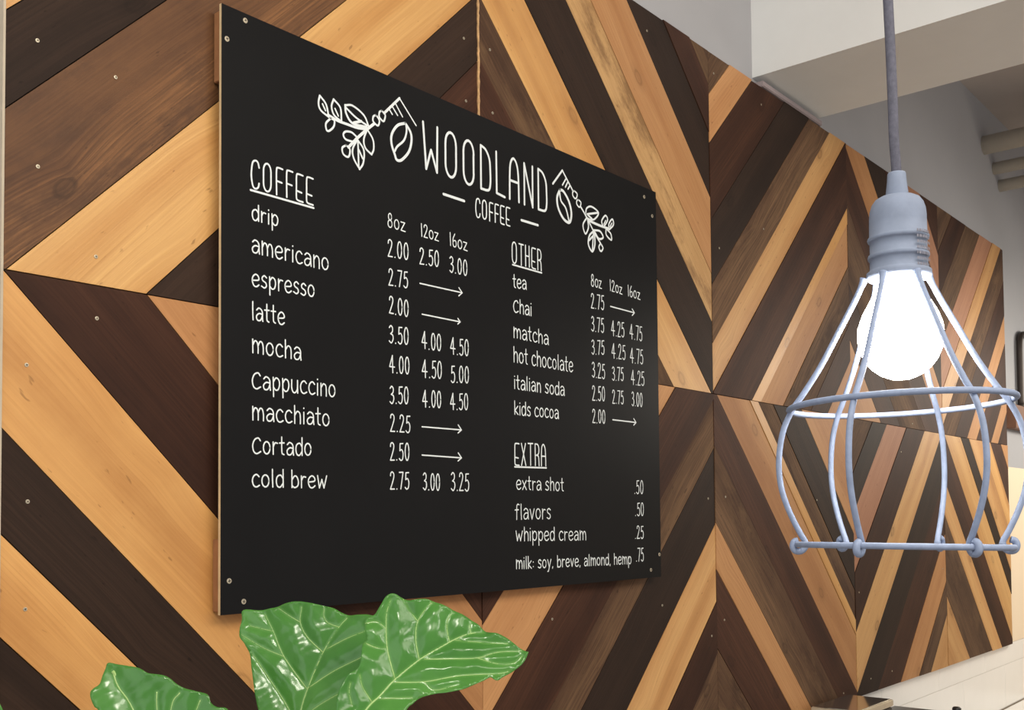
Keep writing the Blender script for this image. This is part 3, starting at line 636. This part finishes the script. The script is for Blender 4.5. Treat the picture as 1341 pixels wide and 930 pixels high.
# ------------------------------------------------------------------ menu board
BX0, BX1, BZ0, BZ1 = 0.3075, 1.5194, 1.6364, 2.5558
BW, BH = BX1 - BX0, BZ1 - BZ0
YF = -.0247
board = thing('menu_board', 'black coffee menu board with white hand lettering screwed to the plank wall', 'menu board', ((BX0 + BX1) / 2, YF + .0245, BZ0))
# local frame: x right, z up, front face at y = -.0245 (origin on the plank face)
FY = -.0245
bm = bmesh.new(); box(bm, -BW / 2, BW / 2, FY, FY + .0055, 0, BH)
bm.faces.ensure_lookup_table()
for f in bm.faces: f.material_index = 0 if f.calc_center_median().y < FY + .0005 else 1
o = mesh_obj('panel', bm, [M['black'], M['ply_edge']], board)
for i, (x, z, w, h) in enumerate(((-BW / 2 + .003, BH - .115, .09, .108), (-BW / 2 + .003, .004, .09, .108), (BW / 2 - .095, BH - .115, .09, .108), (BW / 2 - .095, .004, .09, .108))):
    bm = bmesh.new(); box(bm, x, x + w, FY + .0056, -.0004, z, z + h, .001)
    mesh_obj('spacer_block', bm, M['spacer'], board)['label'] = 'bare wood block behind a corner of the board'
for x, z in BOARD_SCREWS:
    s = bpy.data.objects.new('screw', SCREW); COL.objects.link(s); s.parent = board
    s.location = (x, FY - .0002, z); s.rotation_euler = (math.pi / 2, random.uniform(0, 3), 0)

# stroke lettering: every glyph is (width, [strokes]); strokes in a box of height 1, 's' = smooth, 'l' = straight
def el(cx, cy, rx, ry, a0=0, a1=360, n=14):
    return ('l', [(cx + rx * math.cos(math.radians(a0 + (a1 - a0) * i / n)), cy + ry * math.sin(math.radians(a0 + (a1 - a0) * i / n))) for i in range(n + 1)])
def S(*p): return ('s', list(p))
def Ln(*p): return ('l', list(p))
X = .70
GL = {
 'a': (.44, [S((.06, .58), (.18, X), (.33, .64), (.40, .48), (.41, .2), (.43, 0)), S((.40, .38), (.2, .40), (.05, .24), (.08, .05), (.2, 0), (.32, .08), (.40, .30))]),
 'b': (.44, [Ln((.05, 1), (.06, 0)), S((.06, .12), (.2, .0), (.38, .1), (.42, .35), (.33, .62), (.2, .66), (.06, .45))]),
 'c': (.40, [S((.38, .58), (.25, X), (.1, .6), (.03, .35), (.1, .08), (.24, 0), (.40, .09))]),
 'C': (.50, [S((.46, .72), (.34, .86), (.14, .76), (.03, .45), (.09, .12), (.26, 0), (.48, .12))]),
 'd': (.44, [Ln((.40, 1), (.41, 0)), S((.39, .50), (.26, .68), (.08, .58), (.03, .3), (.1, .04), (.25, 0), (.39, .2))]),
 'e': (.44, [S((.05, .33), (.39, .40), (.38, .6), (.23, X), (.07, .55), (.03, .3), (.12, .05), (.27, 0), (.42, .12))]),
 'f': (.34, [S((.34, .96), (.24, 1), (.15, .88), (.14, .5), (.13, 0)), Ln((.0, .62), (.28, .64))]),
 'h': (.42, [Ln((.05, 1), (.06, 0)), S((.06, .45), (.2, .68), (.34, .6), (.38, .35), (.38, 0))]),
 'i': (.12, [Ln((.06, .66), (.06, 0)), Ln((.06, .88), (.06, .90))]),
 'k': (.40, [Ln((.05, 1), (.06, 0)), Ln((.36, .62), (.08, .3), (.38, 0))]),
 'l': (.14, [S((.06, 1), (.06, .5), (.08, 0))]),
 'm': (.66, [Ln((.05, X + .04), (.06, 0)), S((.06, .42), (.16, .66), (.28, .62), (.34, .35), (.34, .02)), S((.34, .42), (.44, .66), (.56, .62), (.62, .35), (.62, 0))]),
 'n': (.42, [Ln((.05, X), (.06, 0)), S((.06, .45), (.2, .68), (.34, .6), (.38, .35), (.38, 0))]),
 'o': (.44, [el(.22, .34, .19, .34)]),
 'p': (.44, [Ln((.05, X), (.07, -.34)), S((.06, .45), (.2, .68), (.36, .6), (.41, .35), (.34, .08), (.2, .02), (.07, .16))]),
 'r': (.32, [Ln((.05, X - .02), (.06, 0)), S((.06, .42), (.16, .63), (.30, .62))]),
 's': (.36, [S((.33, .60), (.2, X), (.07, .58), (.1, .42), (.28, .3), (.32, .12), (.2, 0), (.03, .08))]),
 't': (.30, [S((.13, .98), (.13, .4), (.15, .08), (.26, 0)), Ln((0, .64), (.27, .66))]),
 'u': (.44, [S((.05, X), (.05, .25), (.15, .02), (.28, .04), (.38, .25), (.39, X)), Ln((.39, X), (.40, 0))]),
 'v': (.40, [Ln((.03, .66), (.19, .0), (.38, .68))]),
 'w': (.60, [Ln((.03, .72), (.14, 0), (.29, .5), (.42, 0), (.58, .72))]),
 'x': (.42, [Ln((.03, .66), (.38, 0)), Ln((.38, .68), (.03, 0))]),
 'y': (.42, [Ln((.04, .66), (.20, .05)), Ln((.40, .68), (.12, -.32), (.03, -.34))]),
 'z': (.40, [Ln((.03, .62), (.36, .62), (.04, .02), (.40, .0))]),
 ',': (.14, [Ln((.07, .05), (.04, -.08))]),
 '.': (.16, [Ln((.07, .0), (.08, .015))]),
 ':': (.16, [Ln((.07, .12), (.07, .14)), Ln((.07, .5), (.07, .52))]),
 ' ': (.30, []),
 '0': (.44, [el(.21, .5, .17, .5)]),
 '1': (.16, [Ln((.05, 1), (.09, 0))]),
 '2': (.42, [S((.05, .78), (.08, .93), (.2, 1), (.33, .88), (.32, .66), (.18, .3), (.04, .0)), Ln((.04, 0), (.38, .01))]),
 '3': (.40, [S((.05, .88), (.18, 1), (.32, .88), (.3, .65), (.15, .53)), S((.15, .53), (.33, .45), (.36, .22), (.22, 0), (.04, .1))]),
 '4': (.50, [Ln((.27, 1), (.02, .34), (.46, .34)), Ln((.27, 1), (.30, 0))]),
 '5': (.42, [Ln((.36, .98), (.11, .96), (.09, .56)), S((.09, .56), (.25, .62), (.37, .42), (.33, .1), (.18, 0), (.04, .1))]),
 '6': (.42, [S((.24, 1), (.08, .62), (.05, .28), (.12, .03), (.27, 0), (.38, .2), (.33, .46), (.18, .48), (.06, .3))]),
 '7': (.40, [Ln((.03, .97), (.36, .98), (.16, 0))]),
 '8': (.44, [el(.21, .75, .13, .24), el(.21, .25, .17, .26)]),
}
GU = {
 'A': (.46, [S((.03, 0), (.04, .6), (.08, .88), (.2, 1), (.33, .88), (.39, .6), (.41, 0)), Ln((.04, .45), (.40, .45))]),
 'C': (.46, [S((.42, .78), (.36, .95), (.24, 1), (.1, .9), (.04, .6), (.04, .35), (.12, .06), (.26, 0), (.38, .08), (.42, .22))]),
 'D': (.48, [Ln((.06, 1), (.06, 0)), S((.06, 1), (.25, .94), (.39, .75), (.42, .5), (.42, .18), (.34, .02), (.06, 0))]),
 'E': (.42, [S((.40, .98), (.16, .99), (.06, .92), (.05, .5), (.05, .12), (.12, .02), (.40, 0)), Ln((.06, .36), (.33, .33))]),
 'F': (.40, [S((.38, .98), (.16, .99), (.07, .92), (.06, .5), (.07, 0)), Ln((.06, .50), (.34, .48))]),
 'H': (.44, [Ln((.05, 1), (.06, 0)), Ln((.38, 1), (.39, 0)), Ln((.06, .5), (.38, .5))]),
 'L': (.42, [Ln((.05, 1), (.06, .03), (.38, 0))]),
 'N': (.46, [Ln((.05, 0), (.05, 1), (.40, 0), (.40, 1))]),
 'O': (.52, [el(.24, .72, .19, .28, 0, 180, 10), Ln((.05, .72), (.05, .28)), el(.24, .28, .19, .28, 180, 360, 10), Ln((.43, .28), (.43, .72))]),
 'R': (.42, [Ln((.05, 1), (.06, 0)), S((.05, 1), (.26, .98), (.37, .8), (.33, .55), (.07, .46)), S((.2, .48), (.34, .4), (.38, 0))]),
 'T': (.42, [Ln((.01, 1), (.40, 1)), Ln((.21, 1), (.21, 0))]),
 'W': (.62, [Ln((.03, 1), (.13, 0), (.30, .45), (.50, 0), (.52, 1))]),
 'X': (.46, [Ln((.04, 1), (.40, 0)), Ln((.38, 1), (.04, 0))]),
}
HY = FY - .0004
LAY = [0]
def ribbon(bm, pts, w):
    """painted stroke: constant width with round ends and joints, lying on the board"""
    r = w / 2
    pts = [Vector((p[0], p[1])) for p in pts]
    left, right = [], []
    for i, p in enumerate(pts):
        a = pts[i - 1] if i else None; b = pts[i + 1] if i < len(pts) - 1 else None
        if a is not None and b is not None:
            d1 = (p - a).normalized(); d2 = (b - p).normalized(); d = (d1 + d2)
            if d.length < .35 or d1.dot(d2) < .2:
                ribbon(bm, pts[:i + 1], w); ribbon(bm, pts[i:], w); return
            d.normalize(); m_ = r / max(.5, d.dot(d1))
        else:
            d = (b - p if b is not None else p - a)
            if d.length < 1e-9: d = Vector((1, 0))
            d.normalize(); m_ = r
        n = Vector((-d.y, d.x)) * m_
        left.append(p + n); right.append(p - n)
    LAY[0] = (LAY[0] + 1) % 24; hy = HY - LAY[0] * .00002          # paint strokes lie over one another
    vl = [bm.verts.new((v.x, hy, v.y)) for v in left]; vr = [bm.verts.new((v.x, hy, v.y)) for v in right]
    for i in range(len(pts) - 1): bm.faces.new((vr[i], vr[i + 1], vl[i + 1], vl[i]))
    for end, (va, vb) in ((0, (vl[0], vr[0])), (-1, (vr[-1], vl[-1]))):
        c = pts[end]; a0 = math.atan2(va.co.z - c.y, va.co.x - c.x)
        mid = [bm.verts.new((c.x + r * math.cos(a0 + math.pi * k / 6), hy, c.y + r * math.sin(a0 + math.pi * k / 6))) for k in range(1, 6)]
        bm.faces.new([va] + mid + [vb])

def stroke_mesh(name, strokes, w, label=None):
    bm = bmesh.new()
    for p in strokes: ribbon(bm, p, w)
    for f in bm.faces:
        f.normal_update()
        if f.normal.y > 0: f.normal_flip()
    o = mesh_obj(name, bm, M['white'], board)
    if label: o['label'] = label
    return o

def write(name, s, x0, z0, x1, z1, H, w):
    caps = name in ('heading', 'title', 'subtitle')
    cur = 0; pos = []
    gap = .10 if not caps else .13
    for ch in s:
        g = (GU if caps else GL).get(ch) or GL[ch]
        pos.append((cur, g)); cur += g[0] + (gap if ch != ' ' else 0)
    total = cur - gap
    sx = (x1 - x0) / total
    dz = (z1 - z0) / (x1 - x0)
    out = []
    for c, (gw, strokes) in pos:
        jit = random.uniform(-.012, .012) * H
        for kind, pts in strokes:
            P = pts if kind == 'l' else [(v.x, v.y) for v in catmull([(a, b, 0) for a, b in pts], 5)]
            q = [(x0 + (c + a) * sx, z0 + dz * ((c + a) * sx) + b * H + jit) for a, b in P]
            out.append(q)
    stroke_mesh(name, out, w)

for name, s, x0, z0, x1, z1, H, w in TEXT:
    write(name, s, x0, z0, x1, z1, H, w * .68)
sprigs = {}
for name, pts, w, smooth in LINES:
    P = [(v.x, v.y) for v in catmull([(a, b, 0) for a, b in pts], 6)] if smooth else pts
    if name.startswith('sprig'): sprigs.setdefault(name, []).append((P, w))
    elif name == 'arrow' and len(pts) == 3: sprigs.setdefault('arrow', []).append((P, w))
    elif name == 'arrow': sprigs.setdefault('arrow', []).append((P, w))
    else: stroke_mesh(name, [P], w * .8)
ar = sprigs.pop('arrow')
for i in range(0, len(ar), 2): stroke_mesh('arrow', [ar[i][0], ar[i + 1][0]], ar[i][1] * .8)
for k, v in sprigs.items():
    bm = bmesh.new()
    for P, w in v: ribbon(bm, P, w)
    for f in bm.faces:
        f.normal_update()
        if f.normal.y > 0: f.normal_flip()
    o = mesh_obj('coffee_sprig_drawing', bm, M['white'], board)
    o['label'] = 'white coffee sprig and bean drawing ' + ('left of the shop name' if k == 'sprig' else 'right of the shop name')

# ------------------------------------------------------------------ pendant lamp
LX, LY, LZ = 0.2039, -1.068, 1.9112            # centre of the bulb
HS = .935                                      # girth of the cage
U = .000585                                    # metres per unit used for the lamp's profile
lamp = thing('pendant_lamp', 'caged pendant lamp with a glowing round bulb hanging in front of the plank wall', 'lamp', (LX, LY, LZ))
prof = lambda L: [(r * U * .945, z * U) for r, z in L]
N = 48
bm = bmesh.new()
lathe(bm, prof([(38, 149.5), (38.3, 131), (40.5, 130), (41, 128), (40, 125.5), (38, 125), (37.8, 108), (40.3, 107), (41, 104.5), (40.3, 102), (38.2, 101), (38.4, 88), (40, 86), (43, 84), (43.5, 78), (41, 75), (0, 75)]), N)
# dome on top
lathe(bm, prof([(0, 184), (15, 184), (24, 183.2), (30, 180), (34.4, 174), (37, 166), (37.9, 157), (38, 149.5)]), N)
mesh_obj('socket', bm, M['rubber'], lamp, True)
bm = bmesh.new(); lathe(bm, prof([(0, 216), (11.6, 216), (12.4, 214), (13, 205), (15.6, 184), (15.6, 182)]), 32)
mesh_obj('strain_relief', bm, M['rubber'], lamp, True)
# worn label moulded on the socket side
bm = bmesh.new()
fwd = Vector((-0.5952 - LX, -1.3521 - LY, 0)).normalized(); a_f = math.atan2(fwd.y, fwd.x)
def patch(bm, a0, a1, z0, z1, r, n=8):
    vs = [[bm.verts.new((r * math.cos(a0 + (a1 - a0) * i / n), r * math.sin(a0 + (a1 - a0) * i / n), z)) for i in range(n + 1)] for z in (z0, z1)]
    for i in range(n): bm.faces.new((vs[0][i], vs[0][i + 1], vs[1][i + 1], vs[1][i]))
# the label spans 33 to 75 degrees to the viewer's right
aL, aR = a_f + math.radians(33), a_f + math.radians(76)
for k in range(7):
    zz = (132 - k * 7.2) * U; n_ = random.choice((4, 5, 6)); a = aL + .04
    while a < aR - .06:
        d = random.uniform(.04, .12)
        patch(bm, a, min(a + d, aR), zz - 3.6 * U, zz, 39.3 * U, 2); a += d + .03
lab = mesh_obj('moulded_label', bm, M['smudge'], lamp); lab['label'] = 'worn illegible label on the socket side'
# bulb
bm = bmesh.new()
pts = [(0, -58), (14, -56.5), (27, -51.5), (39, -43), (48.5, -32), (55.5, -17), (58, -1), (56.5, 13), (51, 28), (43, 42), (36, 54), (31, 64), (29, 74), (29, 80), (0, 80)]
lathe(bm, [(r * U * .93, z * U) for r, z in pts], 48)
mesh_obj('bulb', bm, M['bulb'], lamp, True)
# cage ribs
SHIFT = Vector((fwd.y, -fwd.x, 0)) * .002       # the cage sits a touch off the bulb's axis
phi0 = math.degrees(a_f)
RIB = [(43, 78), (46, 70), (58, 46), (80, 7), (105, -37), (129, -72), (144, -92), (157, -118), (163.5, -148), (164.5, -178), (160, -205), (150, -232), (138, -256), (130, -270), (132, -277.5), (137.5, -281.5), (144.5, -280.5), (147.5, -275), (145.5, -269), (140, -267)]
for k in range(6):
    th = math.radians(phi0 + (-22 + 60 * k) * 1.0)
    # positive angles turn to the viewer's right
    c, s = math.cos(th), math.sin(th)
    bm = bmesh.new()
    P = catmull([Vector((r * c * U * HS, r * s * U * HS, z * U)) + SHIFT for r, z in RIB], 4)
    n_end = 24
    rad = [.0023] * len(P)
    for i in range(5): rad[i] = .0034 - .0002 * i
    for i in range(len(P) - n_end, len(P)): rad[i] = .0027
    tube(bm, P, rad, 10)
    mesh_obj('cage_rib', bm, M['cage'], lamp, True)
def ring(name, R_, z, r, tilt, roll):
    bm = bmesh.new()
    f = fwd; rt = Vector((-f.y, f.x, 0))
    P = []
    for i in range(72):
        a = 2 * math.pi * i / 72
        df, dr = R_ * math.cos(a), R_ * math.sin(a)
        P.append(SHIFT + f * df + rt * dr + Vector((0, 0, z + df * math.tan(math.radians(tilt)) + dr * math.tan(math.radians(roll)))))
    tube(bm, P, r, 10, closed=True)
    o = mesh_obj(name, bm, M['cage'], lamp, True)
    return o
ring('cage_ring', 149 * HS * U, -90 * U, .0024, 0, 1.3)
ring('cage_ring', 141 * HS * U, -275 * U, .0024, 1.35, -.9)
# ceiling rose and cord
bm = bmesh.new()
top = (3.67 - LZ)
k = (0.1916 - 0.2039) / (2.1686 - 1.9112)
P = [(0, 0, 214 * U), (-.0012, 0, 230 * U), (-.0040, 0, 262 * U), (-.0052, -.0002, 300 * U), (-.0062, -.0002, 340 * U), (-.0088, -.0003, 400 * U), (-.0120, -.0005, 460 * U), (-.013, 0, 560 * U), (-.012, 0, .7), (-.012, 0, 1.2), (-.012, 0, top - .03)]
tube(bm, catmull(P, 6), .0038, 12)
mesh_obj('cord', bm, M['cord'], lamp, True)
bm = bmesh.new(); lathe(bm, [(0, top - .035), (.02, top - .034), (.05, top - .02), (.055, top - .001), (0, top - .001)], 32, -.012, 0)
mesh_obj('ceiling_rose', bm, M['rubber'], lamp, True)
# ------------------------------------------------------------------ fig plant
rx, ry, rz = STEM_ROOT
plant = thing('fiddle_leaf_fig', 'potted fig with large glossy green leaves below the left end of the menu board', 'plant', (rx, ry, 0))
bm = bmesh.new(); lathe(bm, [(0, 0), (.11, 0), (.115, .01), (.15, .30), (.158, .31), (.158, .335), (.145, .335), (.14, .29), (0, .29)], 40)
mesh_obj('pot', bm, M['pot'], plant, True)
bm = bmesh.new(); lathe(bm, [(0, .312), (.10, .310), (.1385, .300), (.138, .292)], 32)
mesh_obj('soil', bm, M['soil'], plant, True)
bm = bmesh.new()
tube(bm, catmull([(.01, 0, .30), (.015, .005, .6), (-.005, .0, .95), (0, 0, rz), (.002, .0, rz + .05)], 6), [.013 - .006 * i / 24 for i in range(25)], 12)
mesh_obj('stem', bm, M['bark'], plant, True)

def leaf(L, petiole_end, puff, wave):
    m3 = L['m']; ex, ey, n = (Vector(v) for v in m3)
    mw = Matrix(((ex.x, ey.x, n.x, L['o'][0]), (ex.y, ey.y, n.y, L['o'][1]), (ex.z, ey.z, n.z, L['o'][2]), (0, 0, 0, 1)))
    out = [(v.x, v.y) for v in catmull([(a, b, 0) for a, b in L['out']], 4, closed=True)]
    veins = [(w, np.array([(v.x, v.y) for v in catmull([(a, b, 0) for a, b in pts], 6)])) for w, pts in L['veins']]
    xs = [p[0] for p in out]; ys = [p[1] for p in out]; st = .0030
    pts = [Vector(p) for p in out]; ne = len(pts)
    segs = []
    for w, v in veins: segs += [(v[i], v[i + 1], w) for i in range(len(v) - 1)]
    A = np.array([s[0] for s in segs]); B = np.array([s[1] for s in segs]); D = B - A; DD = (D ** 2).sum(1) + 1e-12
    def vd(P):
        P = np.asarray(P)
        t = np.clip(((P[:, None, :] - A) * D).sum(2) / DD, 0, 1)
        q = A + t[..., None] * D
        return np.sqrt(((P[:, None, :] - q) ** 2).sum(2)).min(1)
    E = np.array(out)
    y = min(ys); r = 0
    while y < max(ys):
        x = min(xs) + (st / 2 if r % 2 else 0)
        while x < max(xs):
            if inside(out, (x, y)):
                if ((E - (x, y)) ** 2).sum(1).min() > (st * .6) ** 2: pts.append(Vector((x, y)))
            x += st
        y += st * .87; r += 1
    vs, es, fs, *_ = delaunay_2d_cdt(pts, [(i, (i + 1) % ne) for i in range(ne)], [], 1, 1e-7)
    P = np.array([(v.x, v.y) for v in vs]); d = vd(P)
    mid = veins[0][1]
    dm = np.sqrt(((P[:, None, :] - mid[None]) ** 2).sum(2)).min(1)
    edge = np.sqrt(((P[:, None, :] - E[None]) ** 2).sum(2)).min(1)
    def relief(P, d, dm, edge):
        h = puff * (1 - np.exp(-(d / .010) ** 1.3))
        h = h + .10 * np.maximum(dm, 0) * np.where(dm > 0, 1, 0)
        h = h + wave * np.sin(P[:, 0] * 52 + P[:, 1] * 31) * np.exp(-edge / .02)
        h = h + .0006 * np.sin(P[:, 0] * 240 + 2.2 * np.sin(P[:, 1] * 90)) * np.cos(P[:, 1] * 210) * np.clip(d / .01, 0, 1)
        return h
    Z = relief(P, d, dm, edge)
    bm = bmesh.new()
    bv = [bm.verts.new((P[i, 0], P[i, 1], Z[i])) for i in range(len(P))]
    for f in fs:
        try: bm.faces.new([bv[i] for i in f])
        except ValueError: pass
    bm.normal_update()
    for f in bm.faces:
        if f.normal.z < 0: f.normal_flip()
    o = mesh_obj('leaf', bm, M['leaf'], plant, True)
    at = o.data.attributes.new('vein_distance', 'FLOAT', 'POINT')
    at.data.foreach_set('value', (d / .02).astype(np.float32))
    o.matrix_local = Matrix.Translation((-rx, -ry, 0)) @ mw
    so = o.modifiers.new('thickness', 'SOLIDIFY'); so.thickness = .0005; so.offset = -1
    bm = bmesh.new()
    for w, v in veins:
        dmv = np.sqrt(((v[:, None, :] - mid[None]) ** 2).sum(2)).min(1); ev = np.sqrt(((v[:, None, :] - E[None]) ** 2).sum(2)).min(1)
        zz = relief(v, np.zeros(len(v)), dmv, ev)
        keep = [i for i in range(len(v)) if inside(out, v[i])]
        if len(keep) < 3: continue
        pp = [(v[i, 0], v[i, 1], zz[i] + .0002) for i in keep]
        m = len(pp)
        tube(bm, pp, [max(.00022, .00062 * w * (1 - .7 * i / m)) for i in range(m)], 8, flat=.6)
    mesh_obj('veins', bm, M['vein'], o, True)
    # petiole from the stem to the leaf base
    bm = bmesh.new()
    base = mw @ Vector((veins[0][1][0][0], veins[0][1][0][1], .0))
    root = Vector((rx, ry, rz + .03)); midp = root.lerp(base, .55) + Vector((0, 0, .012))
    tube(bm, [Vector(p) - Vector((rx, ry, 0)) for p in catmull([root, midp, base], 8)], [.0034 - .0014 * i / 16 for i in range(17)], 10)
    mesh_obj('petiole', bm, M['vein'], plant, True)
for L, pe, pf, wv in zip(LEAVES, PETIOLE_ENDS, (.003, .0045, .0055, .003), (.0015, .002, .0025, .001)):
    leaf(L, pe, pf, wv)

# ------------------------------------------------------------------ counter with two appliances
ct = thing('counter', 'dark fronted counter with a pale worktop under the tiled wall', 'counter', (3.2, -.32, 0))
bm = bmesh.new(); box(bm, -1.7, 1.7, -.28, .338, 0, .86, .003); mesh_obj('cabinet', bm, M['lacquer'], ct)
bm = bmesh.new(); box(bm, -1.72, 1.72, -.31, .338, .861, .90, .004); mesh_obj('worktop', bm, M['tile'], ct)

ap = thing('steel_appliance', 'steel countertop appliance with a mirror-bright flat top against the wall', 'appliance', (2.468, -.10, .90))
bm = bmesh.new(); box(bm, -.132, .132, -.066, .074, .012, .296, .004); mesh_obj('housing', bm, M['dark_plastic'], ap)
bm = bmesh.new(); box(bm, -.1345, .1345, -.0685, .0765, .296, .3155, .002); mesh_obj('rim', bm, M['steel_rim'], ap)['label'] = 'pale steel rim'
bm = bmesh.new(); box(bm, -.128, .128, -.062, .072, .3156, .3175, .0006); mesh_obj('top_plate', bm, M['steel'], ap)['label'] = 'mirror-bright top plate'
for x in (-.11, .11):
    for y in (-.05, .055):
        bm = bmesh.new(); lathe(bm, [(0, 0), (.012, 0), (.012, .0125), (0, .0125)], 16, x, y); mesh_obj('foot', bm, M['dark_plastic'], ap, True)

a2 = thing('dark_appliance', 'dark countertop box with a round black knob to the right of the steel one', 'appliance', (2.93, -.13, .90))
bm = bmesh.new(); box(bm, -.13, .13, -.12, .13, .0, .205, .005); mesh_obj('body', bm, M['dark_plastic'], a2)
bm = bmesh.new(); box(bm, -.131, .131, -.121, .131, .2055, .213, .003); mesh_obj('lid', bm, M['steel_rim'], a2)
bm = bmesh.new(); box(bm, -.126, .126, -.116, .126, .2132, .2155, .001); mesh_obj('lid_panel', bm, M['dark_plastic'], a2)
bm = bmesh.new(); lathe(bm, [(0, .2156), (.010, .2156), (.009, .222), (.014, .226), (.0145, .233), (.010, .2375), (0, .2385)], 24, .105, -.09); mesh_obj('knob', bm, M['dark_plastic'], a2, True)

# ------------------------------------------------------------------ right end of the wall
sh = thing('wall_shelf', 'thick brown wooden shelf block on the wall right of the timber cladding', 'shelf', (5.0, .030, 2.1865))
bm = bmesh.new(); box(bm, -.34, .5, -.045, -.0003, 0, .112, .003); mesh_obj('shelf_board', bm, M['shelf'], sh)
dp = thing('iron_pipe', 'dark iron pipe rising from the brown shelf and bending right', 'pipe', (4.862, .012, 2.299))
bm = bmesh.new(); tube(bm, catmull([(0, 0, 0), (0, 0, .2), (0, 0, .30), (.015, 0, .345), (.06, 0, .365), (.15, 0, .372), (.6, 0, .38)], 6), .0150, 14)
mesh_obj('pipe_run', bm, M['pipe_dark'], dp, True)
bm = bmesh.new(); lathe(bm, [(0, 0), (.017, 0), (.017, .018), (0, .018)], 20); mesh_obj('flange', bm, M['pipe_dark'], dp, True)
for i, (x, z, r, lab) in enumerate(((4.42, 3.475, .042, 'thick white pipe under the ceiling, topmost of the three'), (4.57, 3.405, .028, 'thin white pipe under the ceiling, middle of the three'), (4.66, 3.345, .028, 'thin white pipe under the ceiling, lowest of the three'))):
    bm = bmesh.new(); tube(bm, [(x, .0298, z), (x, -1.2, z), (x, -3.6, z)], r, 20)
    o = mesh_obj('ceiling_pipe', bm, M['pipe_white'], None, True); o['label'] = lab; o['category'] = 'pipe'; o['group'] = 'white pipes under the ceiling'
